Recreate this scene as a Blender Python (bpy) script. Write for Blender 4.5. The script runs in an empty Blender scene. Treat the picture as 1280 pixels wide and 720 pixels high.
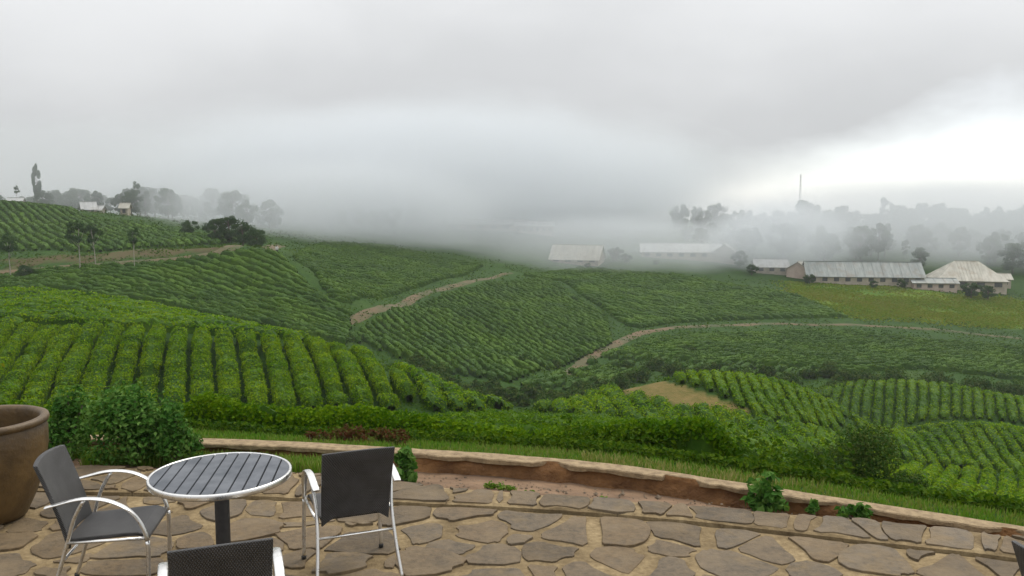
import bpy, math, random
import numpy as np
from mathutils import Vector, Matrix

R = math.radians
rng = np.random.default_rng(7)
random.seed(7)
scene = bpy.context.scene
col = scene.collection

# ------------------------------------------------------------------ camera
CAM_H, PITCH, FPX = 2.1, 5.9, 1065.0
cam_data = bpy.data.cameras.new("camera")
cam = bpy.data.objects.new("camera", cam_data)
col.objects.link(cam)
cam.location = (0, 0, CAM_H)
cam.rotation_euler = (R(90 - PITCH), 0, 0)
cam_data.sensor_width = 36.0
cam_data.lens = FPX / 1280.0 * 36.0
cam_data.clip_start = 0.05
cam_data.clip_end = 6000
scene.camera = cam

# ------------------------------------------------------------------ sky
SUN_EL, SUN_AZ = 52.0, 35.0          # azimuth measured from +Y towards +X
world = bpy.data.worlds.new("World")
scene.world = world
world.use_nodes = True
wn, wl = world.node_tree.nodes, world.node_tree.links
wn.clear()
w_out = wn.new("ShaderNodeOutputWorld")
w_bg = wn.new("ShaderNodeBackground")
w_bg.inputs["Strength"].default_value = 0.1
sky = wn.new("ShaderNodeTexSky")
sky.sky_type = 'NISHITA'
sky.sun_disc = False
sky.sun_elevation = R(SUN_EL)
sky.sun_rotation = R(SUN_AZ)
sky.altitude = 1200
w_tc = wn.new("ShaderNodeTexCoord")
w_sep = wn.new("ShaderNodeSeparateXYZ")
wl.new(w_tc.outputs["Generated"], w_sep.inputs[0])


def wmath(op, a, b=None, clamp=False):
    n = wn.new("ShaderNodeMath")
    n.operation = op
    n.use_clamp = clamp
    for i, v in enumerate((a, b)):
        if v is None:
            continue
        if isinstance(v, (int, float)):
            n.inputs[i].default_value = v
        else:
            wl.new(v, n.inputs[i])
    return n.outputs[0]


def wnoise(scale, detail, rough, zs=1.0, off=0.0):
    m = wn.new("ShaderNodeMapping")
    m.inputs["Scale"].default_value = (1, 1, zs)
    m.inputs["Location"].default_value = (off, off * 0.7, 0)
    wl.new(w_tc.outputs["Generated"], m.inputs[0])
    n = wn.new("ShaderNodeTexNoise")
    n.inputs["Scale"].default_value = scale
    n.inputs["Detail"].default_value = detail
    n.inputs["Roughness"].default_value = rough
    wl.new(m.outputs[0], n.inputs["Vector"])
    return n.outputs["Fac"]


def wramp(fac, stops):
    r = wn.new("ShaderNodeValToRGB")
    r.color_ramp.interpolation = 'EASE'
    el = r.color_ramp.elements
    while len(el) < len(stops):
        el.new(0.5)
    for e, (p_, c_) in zip(el, stops):
        e.position = p_
        e.color = c_ if len(c_) == 4 else (*c_, 1)
    wl.new(fac, r.inputs[0])
    return r.outputs[0]


# an overcast deck of soft grey cloud, brighter with height, seen over the clear sky
n_big = wnoise(1.6, 5, 0.5, 2.2, 3.1)
n_fine = wnoise(4.5, 6, 0.55, 2.0, 1.3)
n_sum = wmath('ADD', wmath('MULTIPLY', n_big, 0.75), wmath('MULTIPLY', n_fine, 0.25))
elev = wmath('MULTIPLY', w_sep.outputs["Z"], 1.0)
base_v = wmath('ADD', wmath('MULTIPLY', wmath('MULTIPLY', elev, 2.6, True), 0.30), wmath('MULTIPLY', n_sum, 0.75))
cloud = wramp(base_v, [(0.22, (3.6, 3.68, 3.78)), (0.40, (4.55, 4.63, 4.74)), (0.62, (5.45, 5.52, 5.62)), (0.9, (6.2, 6.25, 6.32))])
# the cloud lifts off the horizon towards the right: bright thin sky below its edge
gap_h = wmath('MULTIPLY', wmath('SUBTRACT', w_sep.outputs["X"], 0.165), 0.33)
gap_h = wmath('MINIMUM', gap_h, 0.105)
gap_h = wmath('ADD', gap_h, wmath('MULTIPLY', wmath('SUBTRACT', n_fine, 0.5), 0.11))
gap = wmath('MULTIPLY', wmath('SUBTRACT', gap_h, w_sep.outputs["Z"]), 17.0)
gap = wmath('ADD', gap, 0.45, True)
gap = wmath('MULTIPLY', gap, wmath('GREATER_THAN', w_sep.outputs["Y"], -0.5))
thin = wn.new("ShaderNodeMix")
thin.data_type = 'RGBA'
thin.inputs["Factor"].default_value = 0.75
wl.new(sky.outputs[0], thin.inputs["A"])
thin.inputs["B"].default_value = (9.8, 9.85, 9.8, 1)
w_mix = wn.new("ShaderNodeMix")
w_mix.data_type = 'RGBA'
wl.new(gap, w_mix.inputs["Factor"])
lift = wmath('ADD', 0.90, wmath('MULTIPLY', wmath('MAXIMUM', w_sep.outputs["Z"], 0.0), 1.3))   # overcast: zenith brighter than horizon
lifted = wn.new("ShaderNodeVectorMath")
lifted.operation = 'SCALE'
wl.new(cloud, lifted.inputs[0])
wl.new(lift, lifted.inputs["Scale"])
wl.new(lifted.outputs[0], w_mix.inputs["A"])
wl.new(thin.outputs["Result"], w_mix.inputs["B"])
wl.new(w_mix.outputs["Result"], w_bg.inputs["Color"])
wl.new(w_bg.outputs[0], w_out.inputs["Surface"])

# ------------------------------------------------------------------ sun behind cloud
sd = bpy.data.lights.new("sun", 'SUN')
sd.energy = 1.5
sd.angle = R(25)
sd.color = (1.0, 0.92, 0.79)
sun = bpy.data.objects.new("sun", sd)
col.objects.link(sun)
sv = Vector((math.sin(R(SUN_AZ)) * math.cos(R(SUN_EL)), math.cos(R(SUN_AZ)) * math.cos(R(SUN_EL)), math.sin(R(SUN_EL))))
sun.rotation_euler = (-sv).to_track_quat('-Z', 'Y').to_euler()

vs = scene.view_settings
vs.view_transform = 'Standard'
vs.look = 'None'
vs.exposure = 0.45
vs.gamma = 1.0
vs.use_curve_mapping = False
scene.render.engine = 'CYCLES'
scene.cycles.use_denoising = True
scene.cycles.max_bounces = 10
scene.cycles.diffuse_bounces = 3
scene.cycles.transparent_max_bounces = 12
scene.cycles.volume_bounces = 5
scene.cycles.volume_max_steps = 128
scene.cycles.volume_step_rate = 1.0

# ------------------------------------------------------------------ helpers
def tag(o, label=None, cat=None, group=None, kind=None):
    if label:
        o["label"] = label
    if cat:
        o["category"] = cat
    if group:
        o["group"] = group
    if kind:
        o["kind"] = kind
    return o


def link(o, parent=None):
    col.objects.link(o)
    if parent is not None:
        o.parent = parent
    return o


def empty(name, loc=(0, 0, 0), rz=0.0, parent=None):
    o = bpy.data.objects.new(name, None)
    o.empty_display_size = 0.2
    o.location = loc
    o.rotation_euler = (0, 0, rz)
    return link(o, parent)


def mesh_np(name, V, F, mat=None, smooth=False, parent=None, mats=None, midx=None):
    """V (n,3), F (m,k) index array with k = 3 or 4, or a list of such arrays."""
    me = bpy.data.meshes.new(name)
    V = np.asarray(V, dtype=np.float32)
    Fs = F if isinstance(F, list) else [F]
    Fs = [np.asarray(f, dtype=np.int32) for f in Fs if len(f)]
    nl = sum(f.size for f in Fs)
    nf = sum(len(f) for f in Fs)
    me.vertices.add(len(V))
    me.vertices.foreach_set("co", V.ravel())
    me.loops.add(nl)
    me.loops.foreach_set("vertex_index", np.concatenate([f.ravel() for f in Fs]))
    me.polygons.add(nf)
    tot = np.concatenate([np.full(len(f), f.shape[1], dtype=np.int32) for f in Fs])
    st = np.concatenate([[0], np.cumsum(tot)[:-1]]).astype(np.int32)
    me.polygons.foreach_set("loop_start", st)
    me.polygons.foreach_set("use_smooth", np.full(nf, bool(smooth)))
    if midx is not None:
        me.polygons.foreach_set("material_index", np.asarray(midx, dtype=np.int32))
    me.update(calc_edges=True)
    for m in (mats or ([mat] if mat else [])):
        me.materials.append(m)
    return me


def obj_np(name, V, F, mat=None, smooth=False, parent=None, mats=None, midx=None):
    o = bpy.data.objects.new(name, mesh_np(name, V, F, mat, smooth, mats=mats, midx=midx))
    return link(o, parent)


class MB:
    """collects polygons of one mesh"""
    def __init__(self):
        self.v, self.f = [], []

    def add(self, vs_, fs_):
        b = len(self.v)
        self.v += [tuple(map(float, q)) for q in vs_]
        self.f += [tuple(b + i for i in q) for q in fs_]

    def box(self, c, s, rot=None):
        c = Vector(c)
        h = Vector(s) / 2
        pts = []
        for dz in (-1, 1):
            for dx, dy in ((-1, -1), (1, -1), (1, 1), (-1, 1)):
                q = Vector((dx * h.x, dy * h.y, dz * h.z))
                if rot is not None:
                    q = rot @ q
                pts.append(c + q)
        self.add(pts, [(3, 2, 1, 0), (4, 5, 6, 7), (0, 1, 5, 4), (1, 2, 6, 5), (2, 3, 7, 6), (3, 0, 4, 7)])

    def tube(self, pts, rx, n=8, ry=None, side=None):
        """sweep an ellipse (or rounded flat bar) along pts; rx/ry scalars or lists"""
        pts = [Vector(q) for q in pts]
        m = len(pts)
        rx = [rx] * m if isinstance(rx, (int, float)) else rx
        ry = rx if ry is None else ([ry] * m if isinstance(ry, (int, float)) else ry)
        vs_, fs_ = [], []
        for i, q in enumerate(pts):
            t = (pts[min(i + 1, m - 1)] - pts[max(i - 1, 0)]).normalized()
            ref = Vector(side) if side is not None else (Vector((1, 0, 0)) if abs(t.x) < 0.9 else Vector((0, 1, 0)))
            a = (ref - t * ref.dot(t)).normalized()
            b = t.cross(a)
            for k in range(n):
                w = 2 * math.pi * k / n
                vs_.append(q + a * (rx[i] * math.cos(w)) + b * (ry[i] * math.sin(w)))
        for i in range(m - 1):
            for k in range(n):
                k2 = (k + 1) % n
                fs_.append((i * n + k, i * n + k2, (i + 1) * n + k2, (i + 1) * n + k))
        fs_.append(tuple(range(n - 1, -1, -1)))
        fs_.append(tuple((m - 1) * n + k for k in range(n)))
        self.add(vs_, fs_)

    def lathe(self, prof, n=32, c=(0, 0, 0)):
        vs_, fs_ = [], []
        for r_, z_ in prof:
            for k in range(n):
                w = 2 * math.pi * k / n
                vs_.append((c[0] + r_ * math.cos(w), c[1] + r_ * math.sin(w), c[2] + z_))
        for i in range(len(prof) - 1):
            for k in range(n):
                k2 = (k + 1) % n
                fs_.append((i * n + k, i * n + k2, (i + 1) * n + k2, (i + 1) * n + k))
        self.add(vs_, fs_)

    def mesh(self, name, mat, smooth=False):
        me = bpy.data.meshes.new(name)
        me.from_pydata(self.v, [], self.f)
        if smooth:
            me.polygons.foreach_set("use_smooth", [True] * len(me.polygons))
        if mat:
            me.materials.append(mat)
        me.update()
        return me

    def build(self, name, mat, parent=None, smooth=False, bevel=0.0, seg=2):
        o = bpy.data.objects.new(name, self.mesh(name, mat, smooth))
        link(o, parent)
        if bevel:
            b = o.modifiers.new("bevel", 'BEVEL')
            b.width = bevel
            b.segments = seg
            b.limit_method = 'ANGLE'
        return o


def copy_tree(o, parent=None):
    c = o.copy()
    col.objects.link(c)
    c.parent = parent
    for ch in list(o.children):
        copy_tree(ch, c)
    return c


def smooth01(a, b, x):
    t = np.clip((x - a) / (b - a), 0, 1)
    return t * t * (3 - 2 * t)


_nt = np.random.default_rng(99).random((256, 256))


def vnoise(x, y):
    """2-D value noise in 0..1"""
    xi, yi = np.floor(x).astype(int), np.floor(y).astype(int)
    fx, fy = x - xi, y - yi
    fx, fy = fx * fx * (3 - 2 * fx), fy * fy * (3 - 2 * fy)
    g = lambda i, j: _nt[i & 255, j & 255]
    return (g(xi, yi) * (1 - fx) + g(xi + 1, yi) * fx) * (1 - fy) + (g(xi, yi + 1) * (1 - fx) + g(xi + 1, yi + 1) * fx) * fy


# pixel of the photograph -> point of the place
_cp, _sp = math.cos(R(PITCH)), math.sin(R(PITCH))


def ray(px, py):
    u, v = (px - 640) / FPX, (360 - py) / FPX
    return np.array([u, v * _sp + _cp, v * _cp - _sp])


def at(px, py, Y):
    d = ray(px, py)
    return d * (Y / d[1]) + np.array([0, 0, CAM_H])


def on_z(px, py, z=0.0):
    d = ray(px, py)
    return d * ((z - CAM_H) / d[2]) + np.array([0, 0, CAM_H])


# ------------------------------------------------------------------ materials
def new_mat(name):
    m = bpy.data.materials.new(name)
    m.use_nodes = True
    nt = m.node_tree
    nt.nodes.clear()
    out = nt.nodes.new("ShaderNodeOutputMaterial")
    return m, nt.nodes, nt.links, out


def ramp(nodes, links, fac, stops, interp='LINEAR'):
    r = nodes.new("ShaderNodeValToRGB")
    r.color_ramp.interpolation = interp
    el = r.color_ramp.elements
    while len(el) < len(stops):
        el.new(0.5)
    for e, (p_, c_) in zip(el, stops):
        e.position = p_
        e.color = (*c_[:3], 1)
    links.new(fac, r.inputs[0])
    return r.outputs[0]


def noise_node(nodes, links, scale, detail=4, rough=0.55, coord="Object", vec=None):
    n = nodes.new("ShaderNodeTexNoise")
    n.inputs["Scale"].default_value = scale
    n.inputs["Detail"].default_value = detail
    n.inputs["Roughness"].default_value = rough
    if vec is None:
        tc = nodes.new("ShaderNodeTexCoord")
        vec = tc.outputs[coord]
    links.new(vec, n.inputs["Vector"])
    return n


def mixc(nodes, links, fac, a, b, mode='MIX'):
    m = nodes.new("ShaderNodeMix")
    m.data_type = 'RGBA'
    m.blend_type = mode
    for s, v in (("Factor", fac), ("A", a), ("B", b)):
        if isinstance(v, (int, float)):
            m.inputs[s].default_value = v
        elif isinstance(v, tuple):
            m.inputs[s].default_value = (*v[:3], 1)
        else:
            links.new(v, m.inputs[s])
    return m.outputs["Result"]


def simple(name, c1, c2, scale=8.0, rough=0.8, bump=0.0, bscale=None, metal=0.0, detail=5, lo=0.35, hi=0.65, coord="Object", spec=0.5):
    m, N, L, out = new_mat(name)
    b = N.new("ShaderNodeBsdfPrincipled")
    n = noise_node(N, L, scale, detail, coord=coord)
    L.new(ramp(N, L, n.outputs["Fac"], [(lo, c1), (hi, c2)]), b.inputs["Base Color"])
    b.inputs["Roughness"].default_value = rough
    b.inputs["Metallic"].default_value = metal
    b.inputs["Specular IOR Level"].default_value = spec
    if bump:
        bn = noise_node(N, L, bscale or scale * 4, 6, coord=coord)
        bp = N.new("ShaderNodeBump")
        bp.inputs["Strength"].default_value = 1.0
        bp.inputs["Distance"].default_value = bump
        L.new(bn.outputs["Fac"], bp.inputs["Height"])
        L.new(bp.outputs[0], b.inputs["Normal"])
    L.new(b.outputs[0], out.inputs["Surface"])
    return m


def leaf_mat(name, cols, patch=0.6, rough=0.7, trans=0.3, coord="Object", spec=0.06, patch_amt=0.5):
    """foliage: each leaf its own tone, with broad drifts between the tones of `cols`"""
    m, N, L, out = new_mat(name)
    geo = N.new("ShaderNodeNewGeometry")
    n = noise_node(N, L, patch, 4, 0.6, coord=coord)
    a = N.new("ShaderNodeMath")
    a.operation = 'MULTIPLY_ADD'
    L.new(n.outputs["Fac"], a.inputs[0])
    a.inputs[1].default_value = 2.0 * patch_amt
    a.inputs[2].default_value = 0.0
    r = N.new("ShaderNodeMath")
    r.operation = 'MULTIPLY_ADD'
    L.new(geo.outputs["Random Per Island"], r.inputs[0])
    r.inputs[1].default_value = 1.0 - patch_amt
    L.new(a.outputs[0], r.inputs[2])
    k = len(cols)
    stops = [(0.2 + 0.75 * i / (k - 1), c) for i, c in enumerate(cols)]
    c = ramp(N, L, r.outputs[0], stops)
    b = N.new("ShaderNodeBsdfPrincipled")
    L.new(c, b.inputs["Base Color"])
    b.inputs["Roughness"].default_value = rough
    b.inputs["Specular IOR Level"].default_value = spec
    t = N.new("ShaderNodeBsdfTranslucent")
    tcx = mixc(N, L, 1.0, c, (1.0, 1.0, 0.55), 'MULTIPLY')
    L.new(tcx, t.inputs["Color"])
    mx = N.new("ShaderNodeMixShader")
    mx.inputs[0].default_value = trans
    L.new(b.outputs[0], mx.inputs[1])
    L.new(t.outputs[0], mx.inputs[2])
    L.new(mx.outputs[0], out.inputs["Surface"])
    return m


M = {}
M["tea"] = leaf_mat("tea_leaf", [(0.040, 0.112, 0.001), (0.066, 0.165, 0.001), (0.106, 0.212, 0.001), (0.180, 0.265, 0.002)], 0.30)
M["tea_near"] = leaf_mat("tea_leaf_near", [(0.014, 0.050, 0.001), (0.030, 0.085, 0.001), (0.056, 0.130, 0.001), (0.110, 0.190, 0.002)], 0.8)
M["tea_dark"] = leaf_mat("tea_leaf_deep", [(0.010, 0.038, 0.001), (0.019, 0.056, 0.001), (0.033, 0.078, 0.001), (0.066, 0.115, 0.002)], 0.10)
M["tea_wood"] = simple("tea_inner", (0.018, 0.030, 0.008), (0.035, 0.055, 0.012), 2.0, 0.9)
M["shrub"] = leaf_mat("shrub_leaf", [(0.012, 0.050, 0.010), (0.030, 0.095, 0.014), (0.055, 0.145, 0.022), (0.12, 0.22, 0.05)], 3.0)
M["shrub_dark"] = leaf_mat("dark_shrub_leaf", [(0.012, 0.042, 0.006), (0.022, 0.064, 0.008), (0.038, 0.086, 0.012), (0.075, 0.105, 0.02)], 1.2)
M["red"] = leaf_mat("red_groundcover_leaf", [(0.030, 0.016, 0.008), (0.065, 0.024, 0.012), (0.10, 0.042, 0.018), (0.06, 0.085, 0.015)], 3.0)
M["grass"] = leaf_mat("grass_blade", [(0.045, 0.115, 0.010), (0.075, 0.180, 0.014), (0.110, 0.210, 0.020), (0.17, 0.20, 0.05)], 1.0, 0.6)
M["drygrass"] = leaf_mat("dry_grass_blade", [(0.10, 0.14, 0.03), (0.20, 0.20, 0.06), (0.30, 0.26, 0.11), (0.12, 0.17, 0.03)], 1.0, 0.6)
M["meadow"] = leaf_mat("meadow_blade", [(0.035, 0.110, 0.004), (0.070, 0.155, 0.005), (0.105, 0.185, 0.006), (0.145, 0.200, 0.008), (0.170, 0.180, 0.015)], 0.04, 0.8, patch_amt=0.5)
M["yellow"] = leaf_mat("yellow_shrub_leaf", [(0.07, 0.15, 0.006), (0.14, 0.20, 0.008), (0.22, 0.23, 0.012), (0.28, 0.16, 0.02)], 2.0)
M["tree"] = leaf_mat("tree_leaf", [(0.012, 0.040, 0.014), (0.022, 0.062, 0.020), (0.038, 0.085, 0.026), (0.06, 0.105, 0.03)], 0.25)
M["bark"] = simple("bark", (0.06, 0.045, 0.032), (0.14, 0.11, 0.085), 6, 0.9, 0.02)
M["pale_bark"] = simple("pale_bark", (0.22, 0.20, 0.17), (0.36, 0.33, 0.28), 3, 0.9, 0.01)
M["dirt"] = simple("track_dirt", (0.040, 0.055, 0.012), (0.115, 0.072, 0.035), 0.30, 0.95, 0.05, 2.0, coord="Object")

# ------------------------------------------------------------------ the lie of the land
# edge lines of the terrace as y(x): kerb outer edge, paving edge, joint line
RIM = np.array([(-12, 8.0), (-8, 7.85), (-4.658, 7.58), (-2.938, 7.42), (-1.893, 7.29), (-0.885, 7.09), (0, 6.90), (0.895, 6.62),
                (1.643, 6.24), (2.566, 5.75), (3.328, 5.33), (4.4, 4.70), (6, 3.65), (9, 1.4), (12, -1)])
EDGE = np.array([(-12, 6.9), (-8, 6.8), (-4.2, 6.60), (-2.56, 6.47), (-1.676, 6.38), (-0.769, 6.13), (0.228, 5.90), (1.487, 5.60),
                 (2.432, 5.38), (3.144, 5.12), (4.2, 4.50), (6, 3.40), (9, 1.1), (12, -1.4)])
JOINT = np.array([(-12, 6.4), (-8, 6.25), (-4.0, 6.0), (-2.0, 5.86), (-0.718, 5.72), (0.217, 5.59), (1.186, 5.37), (2.052, 5.09),
                  (2.933, 4.80), (4.2, 4.12), (6, 3.0), (9, 0.6), (12, -2)])


def cinterp(P, x):
    """smooth y(x) through the points (cubic Hermite)"""
    x = np.asarray(x, float)
    X, Y = P[:, 0], P[:, 1]
    m = np.gradient(Y, X)
    i = np.clip(np.searchsorted(X, x) - 1, 0, len(X) - 2)
    h = X[i + 1] - X[i]
    t = (x - X[i]) / h
    t2, t3 = t * t, t * t * t
    return (2 * t3 - 3 * t2 + 1) * Y[i] + (t3 - 2 * t2 + t) * h * m[i] + (-2 * t3 + 3 * t2) * Y[i + 1] + (t3 - t2) * h * m[i + 1]


def rim_d(x, y):
    """distance outwards from the kerb's outer edge"""
    xc = np.clip(x, -12, 12)
    yr = cinterp(RIM, xc)
    sl = (cinterp(RIM, np.clip(xc + 0.4, -12, 12)) - cinterp(RIM, np.clip(xc - 0.4, -12, 12))) / 0.8
    return (y - yr) / np.sqrt(1 + sl * sl)


TEA = 0.75
SEEN = [  # (px, py, distance, height of what grows there)
    # near slope under the terrace
    (-150, 522, 22, TEA), (100, 525, 22, TEA), (300, 528, 21, TEA), (480, 526, 20, TEA), (620, 524, 20, TEA), (720, 526, 20, TEA), (850, 544, 20, TEA), (950, 566, 19, TEA),
    (1060, 610, 18, .4), (1180, 648, 17, .4), (1300, 690, 16, .4), (1500, 720, 18, .4),
    (640, 517, 34, TEA), (760, 520, 32, TEA), (880, 535, 30, TEA), (960, 560, 28, TEA), (1280, 640, 30, TEA), (1150, 612, 34, TEA),
    # near hill on the left: foot, face, shoulder, crest
    (-250, 530, 35, TEA), (0, 532, 36, TEA), (150, 530, 36, TEA), (300, 528, 37, TEA), (450, 524, 38, TEA), (530, 522, 40, TEA),
    (-200, 462, 43, TEA), (0, 462, 43, TEA), (150, 462, 43.5, TEA), (300, 465, 44, TEA), (430, 478, 44, TEA),
    (-200, 402, 52, TEA), (0, 404, 52, TEA), (150, 406, 52, TEA), (300, 416, 51, TEA), (400, 430, 50, TEA), (470, 452, 48, TEA), (540, 486, 45, TEA),
    (-250, 360, 72, TEA), (0, 366, 72, TEA), (100, 370, 71, TEA), (200, 385, 67, TEA), (300, 405, 62, TEA), (400, 425, 58, TEA), (450, 437, 56, TEA), (520, 463, 53, TEA), (590, 494, 49, TEA), (650, 511, 46, TEA),
    # slope beyond it
    (0, 362, 112, TEA), (150, 372, 112, TEA), (300, 395, 110, TEA), (440, 425, 108, TEA), (300, 360, 126, TEA), (420, 385, 124, TEA),
    (-200, 350, 126, .1), (10, 341, 128, .1), (200, 327, 132, .1), (280, 319, 135, .1), (340, 311, 140, .1),
    (10, 325, 132, .2), (200, 316, 136, .2), (0, 300, 150, TEA), (150, 303, 150, TEA), (270, 308, 150, TEA),
    (-250, 246, 200, TEA), (0, 252, 200, TEA), (100, 268, 196, TEA), (200, 284, 186, TEA), (300, 300, 170, TEA),
    (400, 345, 150, TEA), (400, 312, 185, TEA), (470, 330, 180, TEA),
    # middle slope
    (480, 460, 100, TEA), (560, 478, 97, .5), (640, 494, 95, .5), (700, 499, 95, .5), (760, 480, 104, .5),
    (470, 412, 118, TEA), (560, 430, 116, TEA), (640, 450, 112, TEA), (700, 452, 120, TEA), (740, 440, 128, TEA),
    (520, 380, 145, TEA), (600, 390, 145, TEA), (700, 400, 150, TEA), (620, 346, 195, TEA), (700, 348, 200, TEA), (540, 335, 200, TEA), (560, 310, 240, .2), (450, 303, 225, .2),
    (800, 416, 150, .1), (850, 409, 160, .1), (1060, 406, 172, .1), (1280, 424, 165, .1), (1450, 430, 160, .1),
    (850, 440, 132, .5), (1000, 440, 132, .5), (1150, 450, 132, .5), (1280, 462, 130, .5), (900, 462, 116, .5), (1030, 470, 112, .5), (1290, 490, 112, .5),
    (760, 350, 212, TEA), (850, 352, 215, .3), (950, 362, 210, .3), (1060, 368, 212, .2), (1150, 376, 210, .2), (1280, 388, 205, .2),
    (700, 330, 240, .2), (850, 331, 245, .2), (1000, 352, 232, .2), (1140, 358, 228, .2), (1220, 368, 224, .2), (1300, 372, 224, .2),
    # knolls on the right
    (690, 506, 54, TEA), (780, 473, 57, TEA), (850, 460, 58, TEA), (950, 466, 58, TEA), (900, 462, 58, TEA), (1040, 491, 56, TEA),
    (740, 505, 48, TEA), (850, 508, 48, TEA), (950, 525, 47, TEA), (1030, 545, 46, TEA),
    (1030, 489, 80, TEA), (1150, 471, 82, TEA), (1280, 496, 79, TEA), (1400, 500, 80, TEA), (1060, 522, 72, TEA), (1150, 523, 72, TEA), (1270, 528, 72, TEA),
    (1100, 536, 58, TEA), (1200, 521, 60, TEA), (1290, 527, 59, TEA), (1120, 566, 51, TEA), (1200, 580, 50, TEA), (1290, 585, 49, TEA), (1200, 600, 42, TEA), (1290, 612, 41, TEA),
]
PTS = [(*at(a, b, c)[:2], at(a, b, c)[2] - h) for a, b, c, h in SEEN]
PTS += [  # ground that the photograph hides behind the crests, and far off
    (-110, 92, -9), (-70, 92, -13), (-48, 92, -14.5), (-30, 88, -17), (-15, 82, -18), (-5, 78, -18.5), (-10, 66, -14.5), (0, 62, -14.5),
    (8, 76, -18.5), (20, 76, -19), (32, 74, -19), (44, 66, -18.5), (12, 68, -16.5), (24, 67, -17), (60, 90, -21), (46, 92, -21.5), (22, 98, -21), (42, 98, -22.5), (60, 100, -23), (85, 100, -22), (30, 66, -16.5), (17, 70, -16),
    (-160, 130, -8), (-260, 200, 2), (-200, 260, -3), (-100, 260, -4), (-70, 250, -6), (0, 290, -9), (60, 300, -13), (150, 300, -16), (250, 290, -16),
    (-400, 420, 0), (-150, 420, -4), (0, 420, -7), (150, 420, -11), (300, 420, -12), (500, 300, -16), (-500, 150, -4), (-300, 90, -7), (300, 120, -22), (400, 60, -20), (-120, 40, -5), (120, 35, -14),
    (-900, 1300, -30), (0, 1300, -36), (900, 1300, -40), (-900, 500, -8), (900, 500, -24),
]
PTS = np.array(PTS, float)
_C = 5.0


def _ker(dx, dy):
    return np.sqrt(dx * dx + dy * dy + _C * _C)


_n = len(PTS)
_A = _ker(PTS[:, None, 0] - PTS[None, :, 0], PTS[:, None, 1] - PTS[None, :, 1])
_A -= np.eye(_n) * 0.25
_P = np.c_[np.ones(_n), PTS[:, :2] / 100]
_K = np.block([[_A, _P], [_P.T, np.zeros((3, 3))]])
_sol = np.linalg.solve(_K, np.r_[PTS[:, 2], 0, 0, 0])


def rbf(x, y):
    x, y = np.atleast_1d(x).astype(float), np.atleast_1d(y).astype(float)
    out = np.empty(x.shape)
    xf, yf, of = x.ravel(), y.ravel(), out.ravel()
    for i in range(0, xf.size, 40000):
        a, b = xf[i:i + 40000], yf[i:i + 40000]
        k = _ker(a[:, None] - PTS[None, :, 0], b[:, None] - PTS[None, :, 1])
        of[i:i + 40000] = k @ _sol[:_n] + _sol[_n] + _sol[_n + 1] * a / 100 + _sol[_n + 2] * b / 100
    return of.reshape(x.shape)


def H(x, y):
    """height of the ground outside the terrace"""
    x, y = np.atleast_1d(x).astype(float), np.atleast_1d(y).astype(float)
    z = rbf(x, y)
    d = rim_d(x, y)
    st = 1.0 + 0.35 * smooth01(0.2, 3.5, x)
    near = -0.05 - 0.21 * np.clip(d, 0, 1.2) - 0.62 * st * np.clip(d - 1.2, 0, 3.0) - 0.16 * st * np.clip(d - 4.2, 0, 30)
    w = smooth01(4.0, 13.0, d)
    z = near * (1 - w) + z * w
    z = z + (vnoise(x * 0.13 + 7, y * 0.13) - 0.5) * 0.5 * smooth01(8, 40, d) + (vnoise(x * 0.9, y * 0.9) - 0.5) * 0.10 * smooth01(0.3, 2, d)
    return np.where(d < -0.02, -1.0, z)


def hit(px, py, Y0=8.0, Y1=900.0):
    d = ray(px, py)
    Y = np.geomspace(Y0, Y1, 1600)
    x, z = d[0] / d[1] * Y, CAM_H + d[2] / d[1] * Y
    g = H(x, Y)
    k = np.argmax(z < g) if (z < g).any() else len(Y) - 1
    return np.array([x[k], Y[k], g[k]])


def in_poly(x, y, P):
    P = np.asarray(P)[:, :2]
    ins = np.zeros(np.shape(x), bool)
    j = len(P) - 1
    for i in range(len(P)):
        xi, yi, xj, yj = *P[i], *P[j]
        c = ((yi > y) != (yj > y)) & (x < (xj - xi) * (y - yi) / (yj - yi + 1e-12) + xi)
        ins ^= c
        j = i
    return ins


def poly_of(pix, far=900.0):
    return np.array([hit(a, b, 8.0, far)[:2] for a, b in pix])


exec_after = []
# ------------------------------------------------------------------ hillside ground sheet
def axis(a, b, step0, k):
    out = [0.0]
    while out[-1] < b:
        out.append(out[-1] + max(step0, k * out[-1]))
    pos = np.array(out)
    out = [0.0]
    while out[-1] < -a:
        out.append(out[-1] + max(step0, k * out[-1]))
    return np.r_[-np.array(out)[:0:-1], pos]


gx = axis(-900, 900, 0.30, 0.017)
gy = [3.0]
while gy[-1] < 1250:
    gy.append(gy[-1] + max(0.14, 0.0145 * gy[-1]))
gy = np.array(gy)
GX, GY = np.meshgrid(gx, gy)
GZ = H(GX, GY)
nx, ny = len(gx), len(gy)
idx = np.arange(nx * ny).reshape(ny, nx)
quads = np.stack([idx[:-1, :-1], idx[:-1, 1:], idx[1:, 1:], idx[1:, :-1]], -1).reshape(-1, 4)

POLY = {
    "meadow": [(985, 352), (1080, 356), (1150, 362), (1285, 376), (1285, 412), (1180, 402), (1060, 395), (1000, 380)],
    "bare": [(770, 478), (782, 470), (806, 468), (824, 478), (852, 484), (905, 501), (915, 512), (850, 510), (790, 498), (774, 488)],
    "bank": [(8, 322), (120, 319), (270, 308), (290, 313), (200, 322), (8, 335)],
}
cover = np.zeros((nx * ny, 4), np.float32)
cover[:, 3] = 1
xs, ys = GX.ravel(), GY.ravel()
jx = xs + (vnoise(xs * 0.3, ys * 0.3) - 0.5) * 3
jy = ys + (vnoise(xs * 0.3 + 50, ys * 0.3) - 0.5) * 3
for ch, kname in enumerate(("meadow", "bare", "bank")):
    cover[:, ch] = in_poly(jx, jy, poly_of(POLY[kname], 62 if kname == "bare" else 900)).astype(np.float32)

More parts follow.
